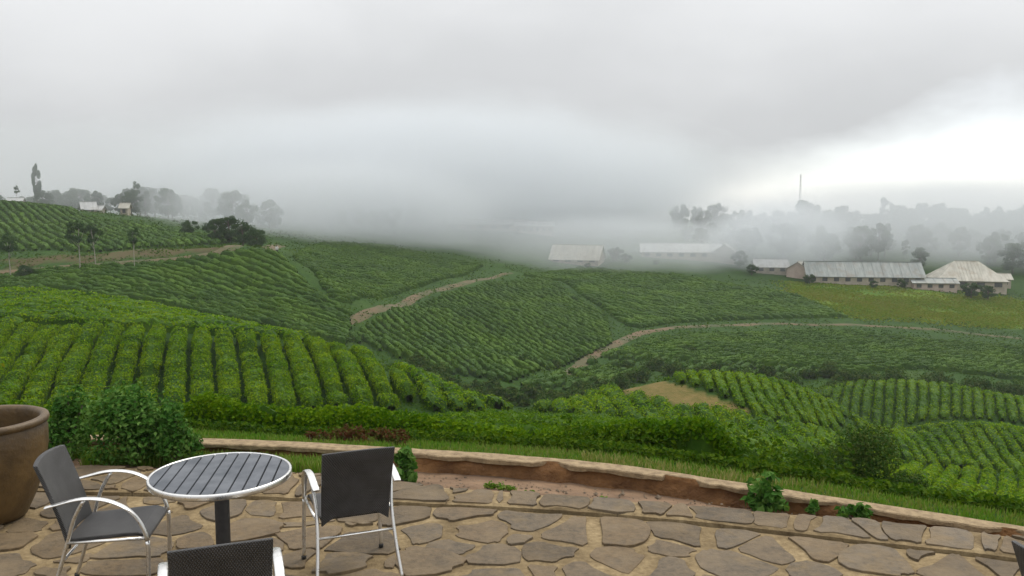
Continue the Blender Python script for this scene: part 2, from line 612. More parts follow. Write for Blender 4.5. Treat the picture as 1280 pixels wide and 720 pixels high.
m, N, L, out = new_mat("hillside")
b = N.new("ShaderNodeBsdfPrincipled")
b.inputs["Roughness"].default_value = 0.95
b.inputs["Specular IOR Level"].default_value = 0.15
na = noise_node(N, L, 0.06, 6, 0.62)
nb = noise_node(N, L, 0.9, 6, 0.65)
c1 = ramp(N, L, na.outputs["Fac"], [(0.32, (0.010, 0.034, 0.004)), (0.55, (0.020, 0.058, 0.005)), (0.72, (0.042, 0.076, 0.009))])
c2 = ramp(N, L, nb.outputs["Fac"], [(0.35, (0.012, 0.038, 0.004)), (0.65, (0.040, 0.088, 0.008))])
cc = mixc(N, L, 0.5, c1, c2)
at_n = N.new("ShaderNodeAttribute")
at_n.attribute_name = "cover"
sp = N.new("ShaderNodeSeparateColor")
L.new(at_n.outputs["Color"], sp.inputs[0])
mead = ramp(N, L, na.outputs["Fac"], [(0.3, (0.050, 0.120, 0.006)), (0.7, (0.12, 0.17, 0.012))])
bare = ramp(N, L, nb.outputs["Fac"], [(0.3, (0.085, 0.085, 0.018)), (0.7, (0.19, 0.135, 0.05))])
bank = ramp(N, L, nb.outputs["Fac"], [(0.35, (0.08, 0.045, 0.025)), (0.65, (0.06, 0.075, 0.02))])
cc = mixc(N, L, sp.outputs[0], cc, mead)
cc = mixc(N, L, sp.outputs[1], cc, bare)
cc = mixc(N, L, sp.outputs[2], cc, bank)
L.new(cc, b.inputs["Base Color"])
nd = noise_node(N, L, 6.0, 6, 0.7)
bp = N.new("ShaderNodeBump")
bp.inputs["Distance"].default_value = 0.15
bp.inputs["Strength"].default_value = 0.8
L.new(nd.outputs["Fac"], bp.inputs["Height"])
L.new(bp.outputs[0], b.inputs["Normal"])
L.new(b.outputs[0], out.inputs["Surface"])
M["hill"] = m

hill = obj_np("hillside_ground", np.c_[xs, ys, GZ.ravel()], quads, M["hill"], smooth=True)
ca = hill.data.color_attributes.new("cover", 'FLOAT_COLOR', 'POINT')
ca.data.foreach_set("color", cover.ravel())
tag(hill, kind="structure")


def track(name, pix, width, mat, lift=0.12, label=None):
    P = np.array([hit(a, b)[:2] for a, b in pix])
    seg = np.r_[0, np.cumsum(np.linalg.norm(np.diff(P, axis=0), axis=1))]
    s = np.arange(0, seg[-1], 1.0)
    X, Y = np.interp(s, seg, P[:, 0]), np.interp(s, seg, P[:, 1])
    k = 7
    ker = np.ones(k) / k
    X = np.convolve(np.pad(X, k // 2, 'edge'), ker, 'valid')
    Y = np.convolve(np.pad(Y, k // 2, 'edge'), ker, 'valid')
    tx, ty = np.gradient(X), np.gradient(Y)
    ln = np.hypot(tx, ty)
    nxv, nyv = -ty / ln, tx / ln
    cols_ = 5
    V = []
    for j in range(cols_):
        wv = width * (0.8 + 0.5 * vnoise(s * 0.25 + 9 * j, s * 0 + j)) / 2
        off = (j / (cols_ - 1) * 2 - 1) * wv
        x, y = X + nxv * off, Y + nyv * off
        z = H(x, y) + lift - (0.22 if j in (0, cols_ - 1) else 0)
        V.append(np.c_[x, y, z])
    V = np.stack(V, 1).reshape(-1, 3)
    n_ = len(s)
    ii = np.arange(n_ * cols_).reshape(n_, cols_)
    F = np.stack([ii[:-1, :-1], ii[:-1, 1:], ii[1:, 1:], ii[1:, :-1]], -1).reshape(-1, 4)
    return tag(obj_np(name, V, F, mat, True), label, kind="structure")


track("dirt_road", [(-60, 345), (10, 341), (100, 334), (200, 327), (280, 319), (340, 310), (352, 307)], 3.2, M["dirt"], 0.15)
track("dirt_track", [(392, 413), (430, 405), (480, 386), (520, 370), (570, 357), (620, 346), (640, 341)], 2.6, M["dirt"], 0.1)
track("dirt_track", [(700, 468), (730, 452), (760, 434), (800, 416), (850, 409), (950, 405), (1060, 406), (1180, 413), (1290, 425)], 2.6, M["dirt"], 0.1)


# ------------------------------------------------------------------ leaves, hedges
def leaf_quads(C, Nn, L0, W0, r):
    """diamond leaves at C facing Nn; returns verts, faces"""
    n = len(C)
    t = r.normal(size=(n, 3))
    t -= Nn * np.sum(t * Nn, 1)[:, None]
    t /= np.linalg.norm(t, axis=1)[:, None] + 1e-9
    bb = np.cross(Nn, t)
    s = r.uniform(0.7, 1.3, (n, 1))
    l, w = L0 * s / 2, W0 * s / 2
    V = np.stack([C - t * l, C + bb * w + Nn * w * 0.3, C + t * l - Nn * l * 0.25, C - bb * w + Nn * w * 0.3], 1).reshape(-1, 3)
    return V, np.arange(4 * n).reshape(n, 4)


def unit(a):
    return a / (np.linalg.norm(a, axis=1)[:, None] + 1e-9)


PROF_T = {}


def hedge(path, w, h, seg, r, leaves_per_m=0, leaf=0.09, m=9, jit=0.06, notch=1.0):
    """one clipped hedge along path (n,2) on the ground -> body verts/faces, leaf verts/faces"""
    d = np.r_[0, np.cumsum(np.linalg.norm(np.diff(path, axis=0), axis=1))]
    n = max(3, int(d[-1] / seg))
    s = np.linspace(0, d[-1], n)
    X, Y = np.interp(s, d, path[:, 0]), np.interp(s, d, path[:, 1])
    tx, ty = np.gradient(X), np.gradient(Y)
    ln = np.hypot(tx, ty) + 1e-9
    nxv, nyv = -ty / ln, tx / ln
    ph = r.uniform(0, 100)
    wob = (vnoise(s * 0.5 + ph, s * 0 + ph) - 0.5)
    ww = w * (0.92 + 0.35 * wob + 0.25 * (vnoise(s * 2.2 + ph, s * 0 + 5 + ph) - 0.5))
    hh = h * (0.95 + 0.35 * (vnoise(s * 0.8 + ph, s * 0 + 31) - 0.5) + 0.28 * (vnoise(s * 2.6 + ph, s * 0 + 71) - 0.5) - 0.9 * notch * np.clip(vnoise(s * 0.9 + 3 * ph, s * 0 + 11) - 0.86, 0, 1) * 4)
    endt = np.minimum(1, np.minimum(s, d[-1] - s) / 0.5 + 0.25)
    hh, ww = hh * np.sqrt(endt), ww * np.sqrt(endt)
    t = np.pi * np.arange(m) / (m - 1)
    cx = -np.sign(np.cos(t)) * np.abs(np.cos(t)) ** 0.7 * 0.5
    cz = np.abs(np.sin(t)) ** 0.42
    off = cx[None] * ww[:, None] + r.normal(0, jit * 0.6, (n, m))
    x = X[:, None] + nxv[:, None] * off
    y = Y[:, None] + nyv[:, None] * off
    g = H(X, Y)
    gz = H(x[:, [0, -1]], y[:, [0, -1]])
    fr = (cx[None] + 0.5)
    ground = gz[:, :1] * (1 - fr) + gz[:, 1:] * fr
    z = ground + cz[None] * hh[:, None] + r.normal(0, jit, (n, m)) * (cz[None] > 0.2) - 0.12 * (cz[None] <= 0.2)
    V = np.stack([x, y, z], -1).reshape(-1, 3)
    ii = np.arange(n * m).reshape(n, m)
    F = np.stack([ii[:-1, :-1], ii[1:, :-1], ii[1:, 1:], ii[:-1, 1:]], -1).reshape(-1, 4)
    LV = LF = None
    if leaves_per_m:
        k = int(leaves_per_m * d[-1])
        a = r.uniform(0, n - 1.001, k)
        tt = np.pi * r.uniform(0.06, 0.94, k)
        i0 = a.astype(int)
        fa = a - i0
        lx = np.interp(a, np.arange(n), X)
        ly = np.interp(a, np.arange(n), Y)
        lw, lh = np.interp(a, np.arange(n), ww), np.interp(a, np.arange(n), hh)
        ox = -np.sign(np.cos(tt)) * np.abs(np.cos(tt)) ** 0.7 * 0.5
        oz = np.abs(np.sin(tt)) ** 0.42
        nv = np.stack([nxv[i0] * -np.cos(tt), nyv[i0] * -np.cos(tt), np.sin(tt)], -1)
        gg = np.interp(a, np.arange(n), g)
        f2 = ox + 0.5
        gg = (gz[i0, 0] * (1 - fa) + gz[i0 + 1, 0] * fa) * (1 - f2) + (gz[i0, 1] * (1 - fa) + gz[i0 + 1, 1] * fa) * f2
        C = np.stack([lx + nxv[i0] * ox * lw, ly + nyv[i0] * ox * lw, gg + oz * lh], -1)
        C += nv * r.normal(0.02, jit * 0.8, (k, 1))
        Nn = unit(nv + r.normal(0, 0.38, (k, 3)))
        LV, LF = leaf_quads(C, Nn, leaf * 1.5, leaf, r)
    return V, F, LV, LF


def rows_in(poly, direction, pitch, bend=0.0, gap=0.0, r=None, wob=0.25):
    """row lines across a field polygon -> list of (n,2) paths"""
    poly = np.asarray(poly)
    dv = np.asarray(direction, float)
    dv /= np.linalg.norm(dv)
    nv = np.array([-dv[1], dv[0]])
    c = poly.mean(0)
    q = poly - c
    a, bq = q @ dv, q @ nv
    res = []
    k0 = np.arange(math.floor(bq.min() / pitch) - 2, math.ceil(bq.max() / pitch) + 3)
    s = np.arange(a.min() - 3, a.max() + 3, 0.4)
    for k in k0:
        off = k * pitch + bend * s * s + wob * (vnoise(s * 0.12 + k * 0.15, s * 0 + 3.3) - 0.5) * 2
        x = c[0] + dv[0] * s + nv[0] * off
        y = c[1] + dv[1] * s + nv[1] * off
        ins = in_poly(x, y, poly)
        if gap:
            ins &= vnoise(s * 0.35 + k * 17.3, s * 0 + k * 3.1) > gap
        i = 0
        while i < len(s):
            if ins[i]:
                j = i
                while j < len(s) and ins[j]:
                    j += 1
                if j - i > 4:
                    res.append(np.c_[x[i:j], y[i:j]])
                i = j
            else:
                i += 1
    return res


def build_hedges(name, paths, w, h, seg, lpm, leaf, mat, r, individual=False, parent=None, m=9, jit=0.06, notch=1.0):
    made = []
    VV, FF, LL, LFF, nb_, nl_ = [], [], [], [], 0, 0
    for p in paths:
        V, F, LV, LF = hedge(p, w, h, seg, r, lpm, leaf, m, jit, notch)
        if individual:
            Fs = [F]
            mi = np.zeros(len(F), int)
            if LV is not None:
                Fs.append(LF + len(V))
                V = np.r_[V, LV]
                mi = np.r_[mi, np.ones(len(LF), int)]
            o = obj_np(name, V, Fs, mats=[M["tea_body"], mat], midx=mi)
            made.append(o)
        else:
            VV.append(V)
            FF.append(F + nb_)
            nb_ += len(V)
            if LV is not None:
                LL.append(LV)
                LFF.append(LF + nl_)
                nl_ += len(LV)
    if not individual:
        V = np.concatenate(VV)
        Fs = [np.concatenate(FF)]
        mi = np.zeros(len(Fs[0]), int)
        if LL:
            Fs.append(np.concatenate(LFF) + len(V))
            V = np.r_[V, np.concatenate(LL)]
            mi = np.r_[mi, np.ones(len(Fs[1]), int)]
        made.append(obj_np(name, V, Fs, mats=[M["tea_body"], mat], midx=mi))
    return made


m, N, L, out = new_mat("tea_hedge_body")
b = N.new("ShaderNodeBsdfPrincipled")
b.inputs["Roughness"].default_value = 0.8
b.inputs["Specular IOR Level"].default_value = 0.2
n1 = noise_node(N, L, 0.15, 4, 0.6)
n2 = noise_node(N, L, 5.0, 5, 0.7)
s1 = N.new("ShaderNodeMath")
s1.operation = 'MULTIPLY_ADD'
L.new(n2.outputs["Fac"], s1.inputs[0])
s1.inputs[1].default_value = 0.6
L.new(n1.outputs["Fac"], s1.inputs[2])
cc = ramp(N, L, s1.outputs[0], [(0.5, (0.010, 0.034, 0.001)), (0.75, (0.024, 0.066, 0.001)), (0.95, (0.052, 0.108, 0.002))])
L.new(cc, b.inputs["Base Color"])
L.new(b.outputs[0], out.inputs["Surface"])
M["tea_body"] = m

# --- near hill on the left: rows one can count
r1 = np.random.default_rng(11)
ORD = ["first", "second", "third", "fourth", "fifth", "sixth", "seventh", "eighth", "ninth", "tenth", "eleventh", "twelfth", "thirteenth",
       "fourteenth", "fifteenth", "sixteenth", "seventeenth", "eighteenth", "nineteenth", "twentieth", "twenty-first", "twenty-second",
       "twenty-third", "twenty-fourth", "twenty-fifth", "twenty-sixth", "twenty-seventh", "twenty-eighth", "twenty-ninth", "thirtieth"]
face = poly_of([(-130, 525), (-130, 417), (0, 416), (100, 417), (200, 420), (300, 426), (380, 435), (440, 446), (475, 463), (500, 483), (512, 506), (515, 521), (300, 527), (100, 529)])
hill_dir = np.array([math.sin(R(-19.4)), math.cos(R(-19.4))])
paths = rows_in(face, hill_dir, 1.27, 0.0, 0, r1, 0.12)
paths = [p for p in paths if len(p) > 8]
paths.sort(key=lambda p: p[:, 0].mean() / p[:, 1].mean())
rows = build_hedges("tea_row", paths, 0.98, 0.85, 0.16, 520, 0.075, M["tea"], r1, individual=True, m=11)


def px_of(x, y, z):
    z = z - CAM_H
    zc = y * _cp - z * _sp
    return 640 + FPX * x / zc, 360 - FPX * (y * _sp + z * _cp) / zc


vis = []
for o, p in zip(rows, paths):
    k = len(p) // 2
    ux, uy = px_of(p[k, 0], p[k, 1], float(H(p[k, :1], p[k, 1:2])[0]) + 0.7)
    vis.append(ux)
cnt = 0
for o, ux in zip(rows, vis):
    if ux > 0:
        tag(o, f"clipped green tea row running down the near hill face, {ORD[cnt]} from the left", "tea row", "tea rows down the near hill face")
        cnt += 1
    else:
        tag(o, "clipped green tea row on the near hill, cut off by the left edge", "tea row", "tea rows down the near hill face")


def field(name, pix, dirpix, pitch, w, h, seg, lpm, leaf, mat, label, bend=0.0, gap=0.0, seed=1, m=7, jit=0.05, wob=0.25, cat="tea field", far=900.0):
    r = np.random.default_rng(seed)
    poly = poly_of(pix, far)
    a, b_ = hit(*dirpix[0])[:2], hit(*dirpix[1])[:2]
    ps = rows_in(poly, b_ - a, pitch, bend, gap, r, wob)
    o = build_hedges(name, ps, w, h, seg, lpm, leaf, mat, r, False, m=m, jit=jit)[0]
    return tag(o, label, cat, kind="stuff")


field("tea_rows", [(-100, 412), (-100, 366), (0, 368), (100, 372), (200, 387), (300, 406), (400, 426), (440, 437), (430, 441), (380, 431), (300, 422), (200, 415), (100, 412)],
      ((0, 385), (250, 405)), 1.3, 1.1, 0.7, 0.3, 90, 0.12, M["tea"], "tea rows running across the rounded crest of the near left hill", far=76, seed=2)
field("tea_rows", [(446, 441), (520, 464), (590, 495), (645, 512), (600, 521), (525, 521), (520, 500), (505, 476), (480, 455)],
      ((470, 448), (600, 512)), 1.35, 1.1, 0.75, 0.3, 140, 0.12, M["tea"], "bushy tea rows on the right flank of the near left hill", far=60, gap=0.2, seed=3, jit=0.1)
field("tea_rows", [(-60, 346), (150, 334), (330, 316), (360, 330), (440, 395), (440, 432), (300, 404), (200, 384), (100, 369), (-60, 365)],
      ((200, 358), (330, 392)), 1.5, 1.0, 0.9, 0.5, 24, 0.18, M["tea_dark"], "dark green contour tea rows between the dirt road and the near left hill", seed=4)
field("tea_rows", [(365, 322), (400, 306), (480, 308), (605, 333), (555, 350), (475, 374), (430, 388), (400, 360)],
      ((400, 330), (540, 350)), 1.5, 1.0, 0.9, 0.6, 16, 0.22, M["tea_dark"], "misty tea rows on the slope left of the dirt track", seed=5)
field("tea_rows", [(430, 424), (455, 412), (530, 380), (610, 355), (680, 350), (760, 400), (765, 432), (700, 462), (640, 480), (560, 468), (480, 442)],
      ((579, 365), (704, 424)), 1.5, 1.0, 0.9, 0.5, 24, 0.18, M["tea_dark"], "slanting tea rows on the middle slope right of the dirt track", seed=6)
field("tea_rows", [(650, 345), (720, 336), (850, 346), (1000, 372), (1060, 398), (950, 400), (850, 404), (790, 412), (770, 400), (700, 352)],
      ((760, 360), (950, 390)), 1.7, 1.15, 0.9, 0.7, 10, 0.26, M["tea_dark"], "hazy dark tea rows below the pale roofed sheds", seed=7)
field("tea_rows", [(770, 444), (810, 426), (860, 418), (1060, 416), (1280, 436), (1285, 478), (1150, 462), (1050, 470), (950, 458), (850, 452)],
      ((850, 425), (1100, 432)), 1.5, 1.0, 0.9, 0.5, 20, 0.2, M["tea_dark"], "dark tea rows on the slope below the long dirt track", seed=8)
field("tea_rows", [(-60, 318), (-60, 246), (0, 254), (100, 270), (200, 287), (300, 302), (270, 307), (120, 316)],
      ((60, 268), (130, 305)), 1.7, 1.1, 0.9, 0.7, 10, 0.24, M["tea_dark"], "bright tea rows on the far left hill above the dirt road", seed=9)
field("tea_rows", [(800, 468), (830, 462), (860, 461), (950, 468), (1040, 492), (1062, 515), (1050, 545), (960, 530), (905, 499), (850, 482), (822, 474)],
      ((900, 470), (960, 515)), 0.78, 0.60, 0.5, 0.22, 80, 0.095, M["tea"], "curving tea rows on the knoll beside the bare earth patch", far=61, bend=0.012, seed=10)
field("tea_rows", [(650, 514), (690, 507), (768, 481), (782, 499), (850, 512), (905, 517), (960, 536), (1045, 550), (1060, 575), (960, 578), (850, 548), (720, 524)],
      ((860, 512), (885, 545)), 1.1, 0.95, 0.65, 0.3, 150, 0.10, M["tea"], "bright green tea on the slope in front of the bare earth patch", far=60, seed=12, jit=0.1)
field("tea_rows", [(1030, 490), (1090, 474), (1150, 472), (1220, 480), (1290, 498), (1290, 532), (1200, 526), (1130, 534), (1060, 530)],
      ((1140, 474), (1128, 520)), 0.92, 0.72, 0.55, 0.3, 60, 0.11, M["tea"], "tea rows on the farther rounded knoll at the right edge", far=86, seed=13)
field("tea_rows", [(1060, 540), (1100, 533), (1200, 523), (1290, 529), (1290, 594), (1200, 588), (1120, 578), (1060, 560)],
      ((1150, 528), (1230, 580)), 0.8, 0.62, 0.5, 0.25, 80, 0.10, M["tea"], "slanting tea rows on the lower knoll at the right edge", far=63, seed=14)
field("tea_rows", [(1060, 566), (1120, 582), (1200, 590), (1300, 597), (1300, 672), (1230, 655), (1150, 630), (1060, 600)],
      ((1180, 590), (1150, 618)), 0.92, 0.74, 0.55, 0.25, 150, 0.11, M["tea"], "steep tea rows just beyond the kerb at the right edge", seed=15)
field("tea_rows", [(650, 484), (700, 470), (735, 455), (775, 438), (860, 452), (950, 460), (1050, 472), (1000, 476), (900, 470), (820, 468), (780, 476), (740, 488), (690, 497)],
      ((720, 470), (800, 455)), 1.5, 1.1, 0.8, 0.6, 20, 0.2, M["tea_dark"], "straggling tea rows in the valley bottom below the long dirt track", gap=0.35, seed=16, jit=0.09)
# loose scrub and grass between the tea fields
def scrub(name, label, n, x0, x1, y0, y1, size, mat, seed, hmax):
    r = np.random.default_rng(seed)
    u = r.uniform(0, 1, n)
    y = y0 * (y1 / y0) ** u
    x = r.uniform(x0, x1, n) * y
    keep = (rim_d(x, y) > 4.5) & (vnoise(x * 0.25 + seed, y * 0.25) > 0.3) & ~in_poly(x, y, poly_of(POLY["bare"], 62)) & ~in_poly(x, y, poly_of(POLY["meadow"]))
    x, y = x[keep], y[keep]
    hgt = hmax * vnoise(x * 0.7, y * 0.7) ** 2 * 1.6
    z = H(x, y) + hgt * r.uniform(0, 1, len(x))
    Nn = unit(np.c_[r.normal(0, 0.6, (len(x), 2)), np.ones(len(x))])
    sz = size * (y / 60.0) ** 0.6
    V, F = leaf_quads(np.c_[x, y, z], Nn, 1.5, 0.9, r)
    Cn = np.repeat(np.c_[x, y, z], 4, 0)
    V = Cn + (V - Cn) * np.repeat(sz, 4)[:, None]
    return tag(obj_np(name, V, F, mat), label, "scrub", kind="stuff")


scrub("scrub", "rough green scrub between the tea fields near the terrace", 110000, -0.75, 0.75, 14, 70, 0.13, M["tea_dark"], 41, 0.5)
scrub("scrub", "rough green scrub between the farther tea fields", 90000, -0.75, 0.75, 70, 230, 0.17, M["tea_dark"], 42, 0.7)
mp_ = poly_of(POLY["meadow"])
r6 = np.random.default_rng(66)
mx_ = r6.uniform(mp_[:, 0].min(), mp_[:, 0].max(), 60000)
my_ = r6.uniform(mp_[:, 1].min(), mp_[:, 1].max(), 60000)
kp = in_poly(mx_ + r6.normal(0, 4, 60000), my_ + r6.normal(0, 4, 60000), mp_) & (vnoise(mx_ * 0.12, my_ * 0.12) + r6.normal(0, 0.2, 60000) > 0.3)
mx_, my_ = mx_[kp], my_[kp]
V, F = leaf_quads(np.c_[mx_, my_, H(mx_, my_) + 0.1], unit(np.c_[r6.normal(0, 0.7, (len(mx_), 2)), np.ones(len(mx_))]), 0.8, 0.35, r6)
tag(obj_np("meadow_grass", V, F, M["meadow"]), "rough yellowish meadow grass below the long grey roofed building", "grass", kind="stuff")
# near slope below the terrace: rows that follow the kerb
r2 = np.random.default_rng(21)
ps = []
for k, d_ in enumerate((0, 1.35, 2.75, 4.2, 5.8, 7.4, 9.2, 11, 13, 15.2, 17.6, 20, 22.5)):
    xx = np.arange(-13, 2.5 + 0.15 * d_, 0.3)
    d0 = 2.7 - 0.7 * smooth01(0.2, 2.4, xx) - 0.3 * smooth01(-1.5, -3, xx)
    yy = cinterp(RIM, np.clip(xx, -12, 12)) + d0 + d_ * (1 - 0.12 * smooth01(0, 3, xx)) + 0.25 * (vnoise(xx * 0.5, xx * 0 + k) - 0.5)
    ps.append(np.c_[xx * (1 + d_ * 0.03), yy])
near = build_hedges("tea_hedge", ps[:1], 1.15, 0.66, 0.10, 5200, 0.031, M["tea_near"], r2, True, m=13, jit=0.04, notch=0.0)[0]
tag(near, "dense leafy tea hedge nearest beyond the grass verge and kerb", "hedge")
o = build_hedges("tea_rows", ps[1:], 1.3, 0.58, 0.2, 1000, 0.05, M["tea_near"], r2, False, m=9, jit=0.09)[0]
tag(o, "bright tea bushes filling the near slope behind the first hedge", "tea field", kind="stuff")

# ------------------------------------------------------------------ terrace
m, N, L, out = new_mat("mortar")
b = N.new("ShaderNodeBsdfPrincipled")
b.inputs["Roughness"].default_value = 0.95
b.inputs["Specular IOR Level"].default_value = 0.2
n1 = noise_node(N, L, 2.2, 6, 0.65)
n2 = noise_node(N, L, 26, 6, 0.7)
ca_ = ramp(N, L, n1.outputs["Fac"], [(0.3, (0.135, 0.098, 0.052)), (0.5, (0.26, 0.195, 0.105)), (0.7, (0.40, 0.31, 0.175))])
cb_ = ramp(N, L, n2.outputs["Fac"], [(0.3, (0.55, 0.52, 0.5)), (0.7, (1, 1, 1))])
L.new(mixc(N, L, 1.0, ca_, cb_, 'MULTIPLY'), b.inputs["Base Color"])
bp = N.new("ShaderNodeBump")
bp.inputs["Distance"].default_value = 0.012
L.new(n2.outputs["Fac"], bp.inputs["Height"])
L.new(bp.outputs[0], b.inputs["Normal"])
L.new(b.outputs[0], out.inputs["Surface"])
M["mortar"] = m

m, N, L, out = new_mat("paving_slate")
b = N.new("ShaderNodeBsdfPrincipled")
b.inputs["Specular IOR Level"].default_value = 0.35
oi = N.new("ShaderNodeObjectInfo")
tcn = N.new("ShaderNodeTexCoord")
geo_ = N.new("ShaderNodeNewGeometry")
n1 = noise_node(N, L, 4.5, 7, 0.65, vec=geo_.outputs["Position"])
n2 = noise_node(N, L, 22, 7, 0.72, vec=geo_.outputs["Position"])
n3 = noise_node(N, L, 2.1, 6, 0.62, vec=geo_.outputs["Position"])
mul = N.new("ShaderNodeMath")
mul.operation = 'MULTIPLY_ADD'
L.new(n1.outputs["Fac"], mul.inputs[0])
mul.inputs[1].default_value = 0.55
add = N.new("ShaderNodeMath")
add.operation = 'MULTIPLY_ADD'
L.new(oi.outputs["Random"], add.inputs[0])
add.inputs[1].default_value = 0.6
add.inputs[2].default_value = -0.08
L.new(add.outputs[0], mul.inputs[2])
ca_ = ramp(N, L, mul.outputs[0], [(0.08, (0.066, 0.050, 0.032)), (0.3, (0.096, 0.070, 0.040)), (0.5, (0.132, 0.092, 0.049)), (0.68, (0.106, 0.084, 0.058)), (0.85, (0.175, 0.125, 0.064))])
cb_ = ramp(N, L, n2.outputs["Fac"], [(0.28, (0.50, 0.49, 0.47)), (0.5, (0.92, 0.91, 0.89)), (0.72, (1.25, 1.22, 1.16))])
cc = mixc(N, L, 1.0, ca_, cb_, 'MULTIPLY')
dust = ramp(N, L, n3.outputs["Fac"], [(0.46, (0, 0, 0)), (0.70, (0.7, 0.7, 0.7))])
cc = mixc(N, L, dust, cc, (0.185, 0.135, 0.076))
L.new(cc, b.inputs["Base Color"])
L.new(ramp(N, L, n1.outputs["Fac"], [(0.3, (0.62, 0.62, 0.62)), (0.7, (0.85, 0.85, 0.85))]), b.inputs["Roughness"])
bp = N.new("ShaderNodeBump")
bp.inputs["Distance"].default_value = 0.010
hsum = N.new("ShaderNodeMath")
hsum.operation = 'MULTIPLY_ADD'
L.new(n1.outputs["Fac"], hsum.inputs[0])
hsum.inputs[1].default_value = 1.6
L.new(n2.outputs["Fac"], hsum.inputs[2])
L.new(hsum.outputs[0], bp.inputs["Height"])
L.new(bp.outputs[0], b.inputs["Normal"])
L.new(b.outputs[0], out.inputs["Surface"])
M["slate"] = m


def strip(xs_, lines, nm, mat, smooth=False, jitter=None):
    """sheet through several (y(x), z(x)) lines"""
    V = []
    for yv, zv in lines:
        V.append(np.c_[xs_, np.broadcast_to(yv, xs_.shape), np.broadcast_to(zv, xs_.shape)])
    V = np.stack(V, 1)
    n_, k_ = V.shape[:2]
    ii = np.arange(n_ * k_).reshape(n_, k_)
    F = np.stack([ii[:-1, :-1], ii[1:, :-1], ii[1:, 1:], ii[:-1, 1:]], -1).reshape(-1, 4)
    return obj_np(nm, V.reshape(-1, 3), F, mat, smooth)


xt = np.arange(-11.5, 11.6, 0.045)
yJ, yE, yR = cinterp(JOINT, xt), cinterp(EDGE, xt), cinterp(RIM, xt)
zw = (vnoise(xt * 9, xt * 0) - 0.5) * 0.008
terrace = strip(xt, [(yJ * 0 - 5, -0.25), (yJ * 0 - 5, -0.006), (yJ * 0 + 3, -0.006), (yJ - 0.02, -0.006), (yJ - 0.012, -0.2)], "terrace", M["mortar"])
tag(terrace, kind="structure")
border = strip(xt, [(yJ + 0.006, -0.2), (yJ + 0.008 + zw, 0.012), (yJ + 0.03, 0.020 + zw), (yE - 0.05, 0.016 + zw), (yE + zw * 3, 0.004), (yE + 0.02, -0.1)], "border_course", M["mortar"])
tag(border, kind="structure")


def clip(poly, nx_, ny_, c_):
    """keep the part with nx*x + ny*y <= c"""
    out_ = []
    for i in range(len(poly)):
        p, q = poly[i], poly[(i + 1) % len(poly)]
        a, b_ = nx_ * p[0] + ny_ * p[1] - c_, nx_ * q[0] + ny_ * q[1] - c_
        if a <= 0:
            out_.append(p)
        if (a < 0) != (b_ < 0) and a != b_:
            t = a / (a - b_)
            out_.append((p[0] + (q[0] - p[0]) * t, p[1] + (q[1] - p[1]) * t))
    return out_


def tangent(P, x):
    y0, y1 = float(cinterp(P, x - 0.15)), float(cinterp(P, x + 0.15))
    dx, dy = 0.3, y1 - y0
    ln = math.hypot(dx, dy)
    n_ = (-dy / ln, dx / ln)
    return n_, n_[0] * x + n_[1] * float(cinterp(P, x))


def scatter_pts(x0, x1, ylo, yhi, dist, rnd, tries=9000):
    pts = []
    for _ in range(tries):
        x = rnd.uniform(x0, x1)
        lo, hi = ylo(x), yhi(x)
        y = rnd.uniform(lo, hi)
        dd = dist * rnd.uniform(0.62, 1.2)
        if all((x - a) ** 2 + (y - c) ** 2 > dd * dd for a, c in pts):
            pts.append((x, y))
    return pts


def stone_mesh(poly, z0, th, rnd):
    cx = sum(p[0] for p in poly) / len(poly)
    cy = sum(p[1] for p in poly) / len(poly)
    # merge very short sides, cut the corners, roughen
    pl = []
    for p in poly:
        if not pl or math.hypot(p[0] - pl[-1][0], p[1] - pl[-1][1]) > 0.03:
            pl.append(p)
    if len(pl) > 3 and math.hypot(pl[0][0] - pl[-1][0], pl[0][1] - pl[-1][1]) < 0.03:
        pl.pop()
    if len(pl) < 3:
        return None
    q = []
    for i in range(len(pl)):
        a, b_ = pl[i], pl[(i + 1) % len(pl)]
        k = rnd.uniform(0.05, 0.15)
        bulge = rnd.uniform(-0.03, 0.03)
        dx, dy = b_[0] - a[0], b_[1] - a[1]
        ln = math.hypot(dx, dy)
        for t, bu in ((k, 0), (0.36, bulge * 0.8 + rnd.uniform(-.008, .008)), (0.66, bulge * 0.8 + rnd.uniform(-.008, .008)), (1 - k, 0)):
            q.append((a[0] + dx * t + dy / ln * bu, a[1] + dy * t - dx / ln * bu))
    n_ = len(q)
    me = MB()
    tx, ty = rnd.uniform(-.015, .015), rnd.uniform(-.015, .015)
    vs_ = []
    for s_, z_ in ((1.0, z0 - th), (1.0, z0 - 0.0025), (0.985, z0)):
        for x, y in q:
            lx, ly = (x - cx) * s_, (y - cy) * s_
            vs_.append((lx, ly, z_ + (tx * lx + ty * ly if z_ > z0 - th else 0)))
    fs_ = []
    for r_ in range(2):
        for k in range(n_):
            k2 = (k + 1) % n_
            fs_.append((r_ * n_ + k, r_ * n_ + k2, (r_ + 1) * n_ + k2, (r_ + 1) * n_ + k))
    fs_.append(tuple(2 * n_ + k for k in range(n_)))
    me.add(vs_, fs_)
    return me, cx, cy


